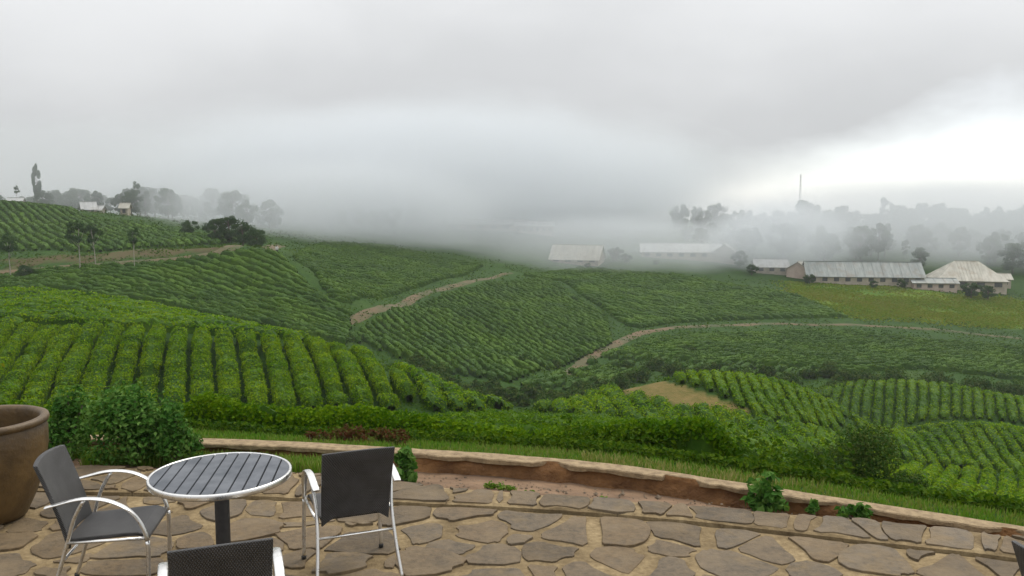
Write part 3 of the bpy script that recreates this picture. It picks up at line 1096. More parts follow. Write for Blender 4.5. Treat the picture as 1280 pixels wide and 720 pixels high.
def lay_stones(parent, pts, ylo, yhi, z0, rnd, inset, x0, x1, vary=0.03):
    wt = [rnd.uniform(-vary, vary) for _ in pts]
    for i, (x, y) in enumerate(pts):
        cell = [(x - 0.8, y - 0.8), (x + 0.8, y - 0.8), (x + 0.8, y + 0.8), (x - 0.8, y + 0.8)]
        for j, (a, c) in enumerate(pts):
            dx, dy = a - x, c - y
            dd = math.hypot(dx, dy)
            if 0 < dd < 1.7:
                nx_, ny_ = dx / dd, dy / dd
                k = inset * (0.45 + 1.4 * ((math.sin((i + j) * 37.1 + (i * j) * 0.917) + 1) / 2) ** 1.5)
                cell = clip(cell, nx_, ny_, nx_ * (x + a) / 2 + ny_ * (y + c) / 2 - k + (wt[i] - wt[j]) / (2 * dd))
                if len(cell) < 3:
                    break
        if len(cell) < 3:
            continue
        if yhi is not None:
            n_, c_ = tangent(yhi, x)
            cell = clip(cell, n_[0], n_[1], c_ - 0.035)
        if ylo is not None:
            n_, c_ = tangent(ylo, x)
            cell = clip(cell, -n_[0], -n_[1], -(c_ + 0.03))
        if len(cell) < 3:
            continue
        res = stone_mesh(cell, z0 + rnd.uniform(0.0, 0.011), 0.05, rnd)
        if res is None:
            continue
        me, cx, cy = res
        o = me.build("paving_stone", M["slate"], parent)
        o.location = (cx, cy, 0)


rnd = random.Random(5)
pts = scatter_pts(-4.7, 4.9, lambda x: 3.3, lambda x: float(cinterp(JOINT, x)) - 0.12, 0.35, rnd)
lay_stones(terrace, pts, None, JOINT, 0.0, rnd, 0.025, -4.7, 4.9)
pts = scatter_pts(-4.5, 4.6, lambda x: float(cinterp(JOINT, x)) + 0.12, lambda x: float(cinterp(EDGE, x)) - 0.1, 0.24, rnd, 4000)
lay_stones(border, pts, JOINT, EDGE, 0.024, rnd, 0.014, -4.5, 4.6)

# ditch between paving and kerb
M["sand"] = simple("ditch_sand", (0.100, 0.056, 0.028), (0.195, 0.120, 0.066), 3.5, 0.95, 0.02, 18)
M["earth"] = simple("ditch_earth", (0.110, 0.050, 0.018), (0.235, 0.118, 0.044), 5.0, 0.95, 0.03, 22)
M["kerb"] = simple("kerb_concrete", (0.19, 0.135, 0.075), (0.33, 0.245, 0.14), 16.0, 0.95, 0.012, 70)
wd = yR - yE
back = np.minimum(0.165, wd * 0.5)
wob = (vnoise(xt * 4, xt * 0 + 2) - 0.5)
wob2 = (vnoise(xt * 13, xt * 0 + 5) - 0.5)
ditch = strip(xt, [(yE - 0.03, -0.06), (yE + 0.015, -0.012 + zw), (yE + 0.25 * (wd - back), -0.045 + wob2 * 0.02), (yE + 0.6 * (wd - back), -0.10 + wob * 0.03),
                   (yR - back - 0.01, -0.15 + wob2 * 0.02), (yR - back + 0.05, -0.17)], "ditch", M["sand"], True)
tag(ditch, kind="structure")
lines = []
for k, zz in enumerate((-0.2, -0.13, -0.09, -0.06, -0.035, 0.0)):
    lines.append((yR - back + 0.012 + 0.03 * k / 5 + (vnoise(xt * (6 + k), xt * 0 + k * 7) - 0.5) * 0.035, zz))
bank = strip(xt, lines, "earth_bank", M["earth"], True)
tag(bank, kind="structure")
chip = np.clip((vnoise(xt * 3.1, xt * 0 + 40) - 0.62) * 0.35, 0, 0.07) + np.clip((vnoise(xt * 11, xt * 0 + 61) - 0.6) * 0.1, 0, 0.03)
thick = 0.038 + 0.02 * wob2
kerb = strip(xt, [(yR - back + 0.10, -0.03 - thick), (yR - back - 0.015 + chip + wob2 * 0.01, -thick), (yR - back - 0.020 + chip + wob2 * 0.01, -0.008), (yR - back - 0.012 + chip + wob2 * 0.01, 0.0 + zw * 0.4),
                  (yR - 0.03, 0.002 + zw * 0.4), (yR + wob2 * 0.03, -0.008), (yR + 0.03, -0.35)], "kerb", M["kerb"])
tag(kerb, kind="structure")

rg = np.random.default_rng(303)
ng = 900
px_ = rg.uniform(-4.5, 4.2, ng)
tq = rg.uniform(0.0, 0.72, ng) ** 1.3
e_, k_ = cinterp(EDGE, px_), cinterp(RIM, px_)
py_ = e_ + (k_ - e_) * tq
pz_ = -0.012 - 0.13 * np.clip(tq / 0.78, 0, 1) + 0.004
sz = rg.uniform(0.004, 0.013, ng) * (1 + 1.2 * (rg.random(ng) > 0.95))
octv = np.array([(1, 0, 0), (0, 1, 0), (-1, 0, 0), (0, -1, 0), (0, 0, .7), (0, 0, -.7)], float)
octf = np.array([(0, 1, 4), (1, 2, 4), (2, 3, 4), (3, 0, 4), (1, 0, 5), (2, 1, 5), (3, 2, 5), (0, 3, 5)])
V = octv[None] * rg.uniform(0.6, 1.3, (ng, 6, 1)) * sz[:, None, None] + np.stack([px_, py_, pz_], -1)[:, None]
F = (octf[None] + (np.arange(ng) * 6)[:, None, None]).reshape(-1, 3)
M["pebble"] = simple("pebbles", (0.07, 0.05, 0.032), (0.20, 0.15, 0.10), 9, 0.9)
tag(obj_np("gravel", V.reshape(-1, 3), F, M["pebble"]), "small stones and crumbs of earth scattered in the ditch", "gravel", kind="stuff")

# ------------------------------------------------------------------ furniture
def metal(name, col_, rough):
    m, N, L, out = new_mat(name)
    b = N.new("ShaderNodeBsdfPrincipled")
    n = noise_node(N, L, 40, 3)
    L.new(ramp(N, L, n.outputs["Fac"], [(0.3, tuple(c * 0.88 for c in col_)), (0.7, col_)]), b.inputs["Base Color"])
    L.new(ramp(N, L, n.outputs["Fac"], [(0.3, (rough - 0.06,) * 3), (0.7, (rough + 0.08,) * 3)]), b.inputs["Roughness"])
    b.inputs["Metallic"].default_value = 1.0
    L.new(b.outputs[0], out.inputs["Surface"])
    return m


M["alu"] = metal("brushed_aluminium", (0.80, 0.79, 0.77), 0.30)
m, N, L, out = new_mat("charcoal_weave")
b = N.new("ShaderNodeBsdfPrincipled")
tcn = N.new("ShaderNodeTexCoord")
sepn = N.new("ShaderNodeSeparateXYZ")
L.new(tcn.outputs["Object"], sepn.inputs[0])


def nmath(op, a, b_=None):
    n = N.new("ShaderNodeMath")
    n.operation = op
    for i, v in enumerate((a, b_)):
        if v is None:
            continue
        if isinstance(v, (int, float)):
            n.inputs[i].default_value = v
        else:
            L.new(v, n.inputs[i])
    return n.outputs[0]


yz = nmath('ADD', sepn.outputs["Y"], sepn.outputs["Z"])
wv = nmath('MULTIPLY', nmath('SINE', nmath('MULTIPLY', sepn.outputs["X"], 520)), nmath('SINE', nmath('MULTIPLY', yz, 520)))
nn = noise_node(N, L, 14, 4)
cc = ramp(N, L, nn.outputs["Fac"], [(0.3, (0.018, 0.017, 0.017)), (0.7, (0.040, 0.039, 0.040))])
L.new(cc, b.inputs["Base Color"])
b.inputs["Roughness"].default_value = 0.5
b.inputs["Specular IOR Level"].default_value = 0.7
bp = N.new("ShaderNodeBump")
bp.inputs["Distance"].default_value = 0.003
L.new(wv, bp.inputs["Height"])
L.new(bp.outputs[0], b.inputs["Normal"])
L.new(b.outputs[0], out.inputs["Surface"])
M["weave"] = m
M["foot"] = simple("black_plastic", (0.02, 0.02, 0.02), (0.035, 0.035, 0.035), 20, 0.5)
M["slat"] = simple("grey_slat", (0.065, 0.074, 0.088), (0.115, 0.125, 0.142), 9, 0.62, 0.001, 60, spec=0.3)
M["column"] = simple("dark_powder_coat", (0.018, 0.018, 0.020), (0.030, 0.030, 0.032), 30, 0.45)


def bez(pts, n=14):
    """smooth curve through pts (Catmull-Rom)"""
    P = [Vector(q) for q in pts]
    P = [P[0] * 2 - P[1]] + P + [P[-1] * 2 - P[-2]]
    o_ = []
    for i in range(1, len(P) - 2):
        for k in range(n):
            t = k / n
            a, b_, c, d = P[i - 1], P[i], P[i + 1], P[i + 2]
            o_.append(0.5 * ((2 * b_) + (c - a) * t + (2 * a - 5 * b_ + 4 * c - d) * t * t + (3 * b_ - a - 3 * c + d) * t ** 3))
    o_.append(P[-2])
    return o_


def make_chair(loc, rz, label):
    t = empty("armchair", loc, rz)
    tag(t, label, "chair", "outdoor armchairs around the terrace")
    t.scale = (0.93, 0.93, 0.95)
    hw = 0.205
    # backrest: slightly hollow panel with drooping lower corners
    mb = MB()
    nu, nv_ = 11, 9
    front, backs = [], []
    for j in range(nv_):
        for i in range(nu):
            u = i / (nu - 1) * 2 - 1
            v = j / (nv_ - 1)
            zb = 0.40 - 0.055 * smooth01(0.72, 0.9, abs(u))
            z = zb + (0.81 - zb) * v + 0.012 * (1 - u * u) * v
            y = -0.175 - 0.145 * v ** 1.25 - 0.030 * (1 - u * u)
            x = u * hw * (0.97 + 0.05 * v)
            front.append((x, y + 0.012, z))
            backs.append((x, y - 0.012, z))
    fs_ = []
    o1 = nu * nv_
    for j in range(nv_ - 1):
        for i in range(nu - 1):
            a = j * nu + i
            fs_.append((a + 1, a, a + nu, a + nu + 1))
            fs_.append((o1 + a, o1 + a + 1, o1 + a + nu + 1, o1 + a + nu))
    for i in range(nu - 1):
        fs_.append((i, i + 1, o1 + i + 1, o1 + i))
        a = (nv_ - 1) * nu + i
        fs_.append((a + 1, a, o1 + a, o1 + a + 1))
    for j in range(nv_ - 1):
        a = j * nu
        fs_.append((a + nu, a, o1 + a, o1 + a + nu))
        a = j * nu + nu - 1
        fs_.append((a, a + nu, o1 + a + nu, o1 + a))
    mb.add(front + backs, fs_)
    mb.build("backrest", M["weave"], t, smooth=True, bevel=0.005)
    # seat
    mb = MB()
    top, bot = [], []
    ny_ = 9
    for j in range(ny_):
        for i in range(nu):
            u = i / (nu - 1) * 2 - 1
            v = j / (ny_ - 1)
            y = -0.185 + 0.43 * v
            z = 0.405 + 0.025 * v - 0.018 * (1 - u * u) * math.sin(v * math.pi) - 0.03 * max(0, v - 0.86) / 0.14
            x = u * (hw + 0.012 * v)
            top.append((x, y, z))
            bot.append((x, y, z - 0.022))
    fs_ = []
    o1 = nu * ny_
    for j in range(ny_ - 1):
        for i in range(nu - 1):
            a = j * nu + i
            fs_.append((a, a + 1, a + nu + 1, a + nu))
            fs_.append((o1 + a + 1, o1 + a, o1 + a + nu, o1 + a + nu + 1))
    for i in range(nu - 1):
        fs_.append((i + 1, i, o1 + i, o1 + i + 1))
        a = (ny_ - 1) * nu + i
        fs_.append((a, a + 1, o1 + a + 1, o1 + a))
    for j in range(ny_ - 1):
        a = j * nu
        fs_.append((a, a + nu, o1 + a + nu, o1 + a))
        a = j * nu + nu - 1
        fs_.append((a + nu, a, o1 + a, o1 + a + nu))
    mb.add(top + bot, fs_)
    mb.build("seat", M["weave"], t, smooth=True, bevel=0.005)
    for s in (-1, 1):
        x = s * 0.235
        path = bez([(x + s * 0.012, 0.235, 0.012), (x + s * 0.006, 0.243, 0.22), (x, 0.238, 0.40), (x + s * .004, 0.175, 0.535), (x + s * .008, 0.06, 0.612),
                    (x + s * .006, -0.08, 0.632), (x + s * .004, -0.22, 0.605), (x, -0.27, 0.592)], 8)
        k = next(i for i, q in enumerate(path) if q.z > 0.37)
        mb = MB()
        mb.tube(path[:k + 1], 0.0125, 10)
        lg = mb.build("front_leg", M["alu"], t, smooth=True)
        mb = MB()
        mb.lathe([(0.0, 0.0), (0.015, 0.0), (0.016, 0.02), (0.013, 0.024)], 10, (x + s * 0.012, 0.235, 0.0))
        mb.build("foot_cap", M["foot"], lg, smooth=True)
        mb = MB()
        m_ = len(path) - k
        rw = [0.0125 + 0.0095 * min(1, i / 12) for i in range(m_)]
        rt = [0.0125 - 0.0055 * min(1, i / 12) for i in range(m_)]
        mb.tube(path[k:], rw, 12, ry=rt, side=(1, 0, 0))
        mb.build("armrest", M["alu"], t, smooth=True)
        path = bez([(x + s * .006, -0.075, 0.622), (x - s * 0.004, -0.13, 0.52), (x - s * 0.012, -0.172, 0.39), (x - s * 0.002, -0.235, 0.19), (x + s * 0.016, -0.295, 0.012)], 7)
        mb = MB()
        mb.tube(path, 0.011, 10)
        lg = mb.build("rear_leg", M["alu"], t, smooth=True)
        mb = MB()
        mb.lathe([(0.0, 0.0), (0.014, 0.0), (0.015, 0.02), (0.012, 0.024)], 10, (x + s * 0.016, -0.296, 0.0))
        mb.build("foot_cap", M["foot"], lg, smooth=True)
        mb = MB()
        mb.tube([(s * 0.226, -0.172, 0.388), (s * 0.232, 0.0, 0.392), (s * 0.235, 0.236, 0.395)], 0.009, 8)
        mb.build("seat_rail", M["alu"], t, smooth=True)
    mb = MB()
    mb.tube([(-0.228, -0.205, 0.285), (0.228, -0.205, 0.285)], 0.008, 8)
    mb.build("crossbar", M["alu"], t, smooth=True)
    mb = MB()
    mb.tube([(-0.232, 0.236, 0.392), (0.232, 0.236, 0.392)], 0.008, 8)
    mb.build("crossbar", M["alu"], t, smooth=True)
    return t


make_chair((-2.12, 4.38, 0.006), R(-81), "charcoal woven armchair facing right, between the clay pot and the round table")
make_chair((-0.925, 4.69, 0.006), R(22), "charcoal armchair right of the round table, its back to the viewer, legs visible")
make_chair((-1.225, 3.45, 0.006), R(20), "nearest charcoal armchair in front of the table, cut off by the bottom edge")
make_chair((2.285, 3.07, 0.006), R(-81), "grey armchair mostly cut off at the lower right corner")

# round table
TX, TY, TR_, TH = -1.46, 4.155, 0.335, 0.735
tb = empty("round_table", (TX, TY, 0.006), R(7.7))
tag(tb, "round grey slatted terrace table with silver rim and dark column", "table")
pitch = 2 * TR_ / 11.0
for i in range(11):
    xa, xb = -TR_ + i * pitch + 0.0045, -TR_ + (i + 1) * pitch - 0.0045
    q = []
    steps = 6
    for k in range(steps + 1):
        x = xa + (xb - xa) * k / steps
        q.append((x, math.sqrt(max(0, TR_ ** 2 - x * x))))
    for k in range(steps, -1, -1):
        x = xa + (xb - xa) * k / steps
        q.append((x, -math.sqrt(max(0, TR_ ** 2 - x * x))))
    mb = MB()
    n_ = len(q)
    mb.add([(x, y, TH - 0.014) for x, y in q] + [(x, y, TH) for x, y in q],
           [tuple(range(n_, 2 * n_))[::-1], tuple(range(n_))] + [(k, (k + 1) % n_, n_ + (k + 1) % n_, n_ + k)[::-1] for k in range(n_)])
    mb.build("slat", M["slat"], tb)
mb = MB()
mb.lathe([(TR_ - 0.004, TH - 0.03), (TR_ + 0.008, TH - 0.028), (TR_ + 0.010, TH - 0.022), (TR_ + 0.010, TH - 0.002), (TR_ + 0.007, TH + 0.002), (TR_ - 0.001, TH + 0.002), (TR_ - 0.004, TH - 0.002), (TR_ - 0.004, TH - 0.03)], 64)
mb.build("rim", M["alu"], tb, smooth=True)
mb = MB()
mb.lathe([(0.0, TH - 0.022), (TR_ - 0.006, TH - 0.022), (TR_ - 0.006, TH - 0.03), (0.05, TH - 0.045), (0.0, TH - 0.045)], 40)
mb.build("underplate", M["column"], tb)
mb = MB()
mb.tube([(0, 0, 0.05), (0, 0, TH - 0.04)], 0.036, 20)
mb.build("column", M["column"], tb, smooth=True, bevel=0.002)
mb = MB()
mb.lathe([(0.0, 0.0), (0.235, 0.0), (0.24, 0.006), (0.235, 0.016), (0.09, 0.03), (0.05, 0.055), (0.0, 0.055)], 40)
mb.build("base", M["column"], tb, smooth=True)

# clay pot
m, N, L, out = new_mat("clay_glaze")
b = N.new("ShaderNodeBsdfPrincipled")
n1 = noise_node(N, L, 2.6, 6, 0.6)
n2 = noise_node(N, L, 22, 5, 0.65)
c_ = ramp(N, L, n1.outputs["Fac"], [(0.3, (0.050, 0.030, 0.011)), (0.5, (0.100, 0.060, 0.020)), (0.7, (0.165, 0.100, 0.034))])
c2_ = ramp(N, L, n2.outputs["Fac"], [(0.3, (0.72, 0.7, 0.68)), (0.7, (1.05, 1.05, 1.05))])
L.new(mixc(N, L, 1.0, c_, c2_, 'MULTIPLY'), b.inputs["Base Color"])
b.inputs["Roughness"].default_value = 0.5
bp = N.new("ShaderNodeBump")
bp.inputs["Distance"].default_value = 0.006
L.new(n2.outputs["Fac"], bp.inputs["Height"])
L.new(bp.outputs[0], b.inputs["Normal"])
L.new(b.outputs[0], out.inputs["Surface"])
M["clay"] = m
pot = empty("clay_pot", (-3.47, 5.47, 0.004))
tag(pot, "large brown glazed clay pot at the left edge of the terrace", "pot")
mb = MB()
mb.lathe([(0.0, 0.0), (0.20, 0.0), (0.225, 0.012), (0.29, 0.15), (0.345, 0.32), (0.372, 0.48), (0.374, 0.58), (0.362, 0.625)], 56)
mb.build("body", M["clay"], pot, smooth=True)
mb = MB()
mb.lathe([(0.361, 0.622), (0.378, 0.630), (0.386, 0.648), (0.380, 0.668), (0.360, 0.676), (0.335, 0.670), (0.325, 0.650), (0.328, 0.60), (0.325, 0.45)], 56)
mb.build("rim", M["clay"], pot, smooth=True)
mb = MB()
mb.lathe([(0.0, 0.49), (0.15, 0.495), (0.328, 0.48)], 40)
mb.build("soil", simple("pot_soil", (0.03, 0.02, 0.012), (0.07, 0.045, 0.025), 12, 0.95, 0.02, 40), pot, smooth=True)


# ------------------------------------------------------------------ plants close by
def shrub(name, label, cat, base, rad, n, leaf, mat, seed, clumps=14, group=None, stems=6, stem_mat="bark", aspect=0.55, hollow=0.35, low=0.25):
    r = np.random.default_rng(seed)
    root = empty(name, tuple(map(float, base)))
    tag(root, label, cat, group)
    rx, ry, rz_ = rad
    cen = unit(r.normal(size=(clumps, 3))) * (r.uniform(0.25, 0.95, (clumps, 1)) ** 0.6)
    cen *= np.array([rx, ry, rz_]) * 0.72
    cen[:, 2] = np.abs(cen[:, 2]) * 0.9 + rz_ * low + r.uniform(-0.1, 0.25, clumps) * rz_
    k = r.integers(0, clumps, n)
    cr = r.uniform(0.26, 0.46, clumps) * min(rx, rz_)
    dv = unit(r.normal(size=(n, 3)))
    rad_ = cr[k] * (r.uniform(hollow, 1.1, n) ** 0.5)
    C = cen[k] + dv * rad_[:, None]
    C[:, 2] = np.maximum(C[:, 2], 0.02)
    Nn = unit(dv * 0.8 + np.array([0, 0, 0.5]) + r.normal(0, 0.5, (n, 3)))
    V, F = leaf_quads(C, Nn, leaf, leaf * aspect, r)
    obj_np("foliage", V, F, mat, parent=root)
    for i in range(stems):
        mb = MB()
        e = Vector(cen[i % clumps])
        a = Vector((r.normal(0, 0.08) * rx, r.normal(0, 0.08) * ry, -0.05))
        mid = a.lerp(e, 0.5) + Vector((r.normal(0, .06) * rx, r.normal(0, .06) * ry, 0.06 * rz_))
        th = 0.012 + 0.01 * rz_
        mb.tube([a, mid, e], [th, th * 0.75, th * 0.35], 6)
        mb.build("stem", M[stem_mat], root, smooth=True)
    return root


def blades(P, ln, w, r, lean=0.45):
    n = len(P)
    a = r.uniform(0, 2 * np.pi, n)
    d = np.stack([np.cos(a), np.sin(a), np.zeros(n)], -1)
    sdir = np.stack([-np.sin(a), np.cos(a), np.zeros(n)], -1)
    L_ = ln * r.uniform(0.5, 1.2, (n, 1))
    up = np.array([0, 0, 1.0])
    le = r.uniform(0.05, lean, (n, 1))
    mid = P + up * L_ * 0.6 + d * L_ * le * 0.35
    tip = P + up * L_ * (1 - le * 0.3) + d * L_ * le
    V = np.stack([P - sdir * w / 2, P + sdir * w / 2, mid + sdir * w * 0.4, tip, mid - sdir * w * 0.4], 1).reshape(-1, 3)
    i = np.arange(n)[:, None] * 5
    return V, [np.c_[i, i + 1, i + 2, i + 4], np.c_[i + 4, i + 2, i + 3]]


def grass(name, label, n, xr, dr, ln, w, mat, seed, thr=0.0, fx=None):
    r = np.random.default_rng(seed)
    x = r.uniform(*xr, n)
    d = r.uniform(*dr, n)
    y = cinterp(RIM, x) + d
    keep = vnoise(x * 1.3 + seed, y * 1.3) > thr
    x, y = x[keep], y[keep]
    z = H(x, y) - 0.01 if fx is None else fx(x, y)
    V, F = blades(np.c_[x, y, z], ln, w, r)
    return tag(obj_np(name, V, F, mat), label, "grass", kind="stuff")


grass("grass", "short green grass on the verge beyond the kerb", 26000, (-7, 4.6), (0.03, 1.5), 0.06, 0.011, M["grass"], 31)
grass("grass", "straggling green grass on the bank under the first tea hedge", 34000, (-8, 5.5), (1.2, 3.6), 0.085, 0.013, M["grass"], 32)
grass("dry_grass", "dry yellowish grass along the right part of the kerb", 2600, (0.6, 4.2), (0.03, 0.8), 0.085, 0.008, M["drygrass"], 33, 0.45)


def ditch_z(x, y):
    e, rr = cinterp(EDGE, x), cinterp(RIM, x)
    t = np.clip((y - e) / (rr - e), 0, 1)
    return -0.02 - 0.13 * np.clip(t / 0.78, 0, 1)


grass("grass", "strip of green grass growing in the ditch behind the round table", 9000, (-4.6, -1.25), (-0.72, -0.2), 0.11, 0.010, M["grass"], 34, 0.25, ditch_z)
r8 = np.random.default_rng(88)
bx_, bd_ = r8.uniform(-6, 4.2, 36000), r8.uniform(1.1, 2.9, 36000)
by_ = cinterp(RIM, bx_) + bd_
bz_ = H(bx_, by_) + r8.uniform(0.0, 0.12, 36000)
kx = (bx_ > 0.5) & (bx_ < 2.9) & (bd_ > 1.45) & (bd_ < 2.7)
bz_[kx] += r8.uniform(0, 1, kx.sum()) * (0.12 + 0.36 * vnoise(bx_[kx] * 2.3, by_[kx] * 2.3))
V, F = leaf_quads(np.c_[bx_, by_, bz_], unit(np.c_[r8.normal(0, 0.5, 36000), r8.normal(-0.5, 0.5, 36000), np.ones(36000)]), 0.055, 0.034, r8)
tag(obj_np("leafy_groundcover", V, F, M["tea_dark"]), "low leafy groundcover on the bank below the first tea hedge", "groundcover", kind="stuff")
# weeds in the ditch
for k, (px, py, rr, hh, nn, lab) in enumerate([
        (612, 610, 0.045, 0.07, 120, "tiny green weed tuft in the ditch, left one of the pair"), (632, 612, 0.07, 0.06, 180, "low green weed tuft in the ditch, right one of the pair"),
        (662, 617, 0.04, 0.03, 60, "very small weed in the ditch right of the tufts"), (752, 626, 0.05, 0.04, 70, "small weed at the paving edge left of the leafy ditch plant"),
        (908, 641, 0.06, 0.03, 80, "flat weed at the foot of the leafy ditch plant")]):
    q = on_z(px, py, -0.03)
    shrub("weed", lab, "weed", (q[0], q[1], -0.035), (rr * 1.5, rr, hh), nn, 0.026, M["grass"], 60 + k, 12, "weeds in the ditch", 2, low=0.0, hollow=0.05)
q = on_z(960, 634, -0.03)
shrub("ditch_plant", "leafy green plant growing out of the ditch at the paving edge", "plant", (q[0], q[1] + .06, -0.06), (0.17, 0.13, 0.30), 330, 0.075, M["shrub"], 71, 16, None, 7, low=0.02, hollow=0.05)
q = on_z(1020, 640, -0.03)
shrub("ditch_plant", "small thin plant in the ditch right of the leafy plant", "plant", (q[0], q[1] + .05, -0.06), (0.05, 0.05, 0.15), 60, 0.06, M["shrub"], 72, 6, None, 3, low=0.02, hollow=0.05)
q = on_z(1075, 646, -0.03)
shrub("ditch_plant", "spreading low plant in the ditch, farthest right of the three", "plant", (q[0], q[1] + .05, -0.06), (0.17, 0.08, 0.13), 130, 0.065, M["shrub"], 73, 9, None, 4, low=0.02, hollow=0.05)
q = on_z(500, 606, -0.03)
shrub("ditch_plant", "green plant in the ditch half hidden behind the right armchair", "plant", (q[0] + .01, q[1] + .12, -0.06), (0.13, 0.12, 0.36), 380, 0.07, M["shrub"], 74, 12, None, 5, low=0.02, hollow=0.05)
# big leafy shrub left of the table
shrub("leafy_shrub", "dense leafy green shrub behind the left armchair and clay pot", "shrub", (-3.12, 6.85, -0.05), (0.44, 0.34, 0.58), 6000, 0.045, M["shrub"], 75, 46, None, 9, hollow=0.1)
shrub("leafy_shrub", "lower leafy shrub right beside the dense one behind the left armchair", "shrub", (-2.74, 6.78, -0.05), (0.24, 0.22, 0.46), 2600, 0.042, M["shrub"], 76, 26, None, 6, hollow=0.1)
shrub("leafy_shrub", "loose leafy shrub directly right of the clay pot rim", "shrub", (-3.75, 7.0, -0.05), (0.32, 0.30, 0.50), 2400, 0.046, M["shrub"], 78, 26, None, 6, hollow=0.1)
shrub("yellow_shrub", "yellow leaved shrub at the left edge behind the clay pot", "shrub", (-5.35, 8.2, -0.3), (0.36, 0.36, 1.5), 1300, 0.075, M["yellow"], 77, 26, None, 7, hollow=0.05)
for k in range(5):
    px = 385 + k * 25
    q = on_z(px, 548, -0.05)
    shrub("red_groundcover", f"dark red leafy groundcover plant beyond the kerb, {ORD[k]} from the left", "plant", (q[0], q[1] + 0.35 + 0.12 * (k % 2), -0.2), (0.22, 0.2, 0.10 + 0.02 * (k % 3)), 300, 0.04, M["red"], 80 + k, 14, "red groundcover beyond the kerb", 3)
# dark shrub right of centre, below the kerb
for k, (px, Y, top, w, lab) in enumerate([(1072, 13.5, 524, 0.95, "big dark rounded shrub below the kerb right of centre"), (1000, 12.5, 545, 0.5, "mid green bush left of the big dark shrub below the kerb"),
                                          (1140, 14.5, 585, 0.45, "low dark bush right of the big dark shrub below the kerb"), (940, 11.5, 560, 0.4, "green bush behind the leafy ditch plant below the kerb")]):
    q = at(px, top, Y)
    g = float(H(q[0], q[1])[0])
    hh = q[2] - g
    shrub("bush", lab, "bush", (q[0], q[1], g - 0.05), (w * 1.1, w, hh * 0.9), (15000 if k == 0 else 3000), 0.06, M["shrub_dark"] if k in (0, 2) else M["tea_dark"], 90 + k, 26, None, 6)
# scrub in the valley bottoms
r3 = np.random.default_rng(55)
spots = [(560, 470, 96), (590, 478, 96), (615, 474, 97), (640, 486, 95), (665, 478, 97), (690, 486, 95), (715, 482, 97), (735, 470, 100), (760, 476, 100), (545, 452, 98),
         (520, 440, 102), (1010, 462, 112), (1035, 452, 114), (1060, 460, 112), (960, 455, 114), (900, 452, 118), (860, 430, 134), (690, 450, 118), (655, 455, 114), (780, 450, 118),
         (575, 476, 92), (602, 484, 92), (628, 482, 93), (652, 490, 92), (680, 492, 91), (705, 490, 92), (728, 484, 94), (748, 478, 97), (772, 466, 104), (795, 458, 110), (535, 462, 94), (505, 452, 96),
         (820, 446, 120), (845, 450, 116), (880, 456, 112), (930, 460, 108), (985, 464, 106), (1050, 470, 104), (1085, 462, 110), (1120, 458, 112), (1170, 462, 112), (1220, 468, 112), (1265, 474, 110)]
DESC = ["dark", "rounded dark", "low dark", "broad dark", "bushy green"]
for k, (px, top, Y) in enumerate(spots):
    q = at(px, top, Y)
    g = float(H(q[0], q[1])[0])
    hh = max(1.4, min(4.0, q[2] - g))
    where = "behind the near left hill" if px < 800 else "behind the right knolls"
    shrub("valley_bush", f"scrubby bush in the dark valley thicket {where}", "bush", (q[0], q[1], g - 0.1), (hh * r3.uniform(0.8, 1.4), hh * 0.9, hh * 0.85), 1000, 0.40, M["shrub_dark"], 120 + k, 14,
          "thicket " + where, 3)

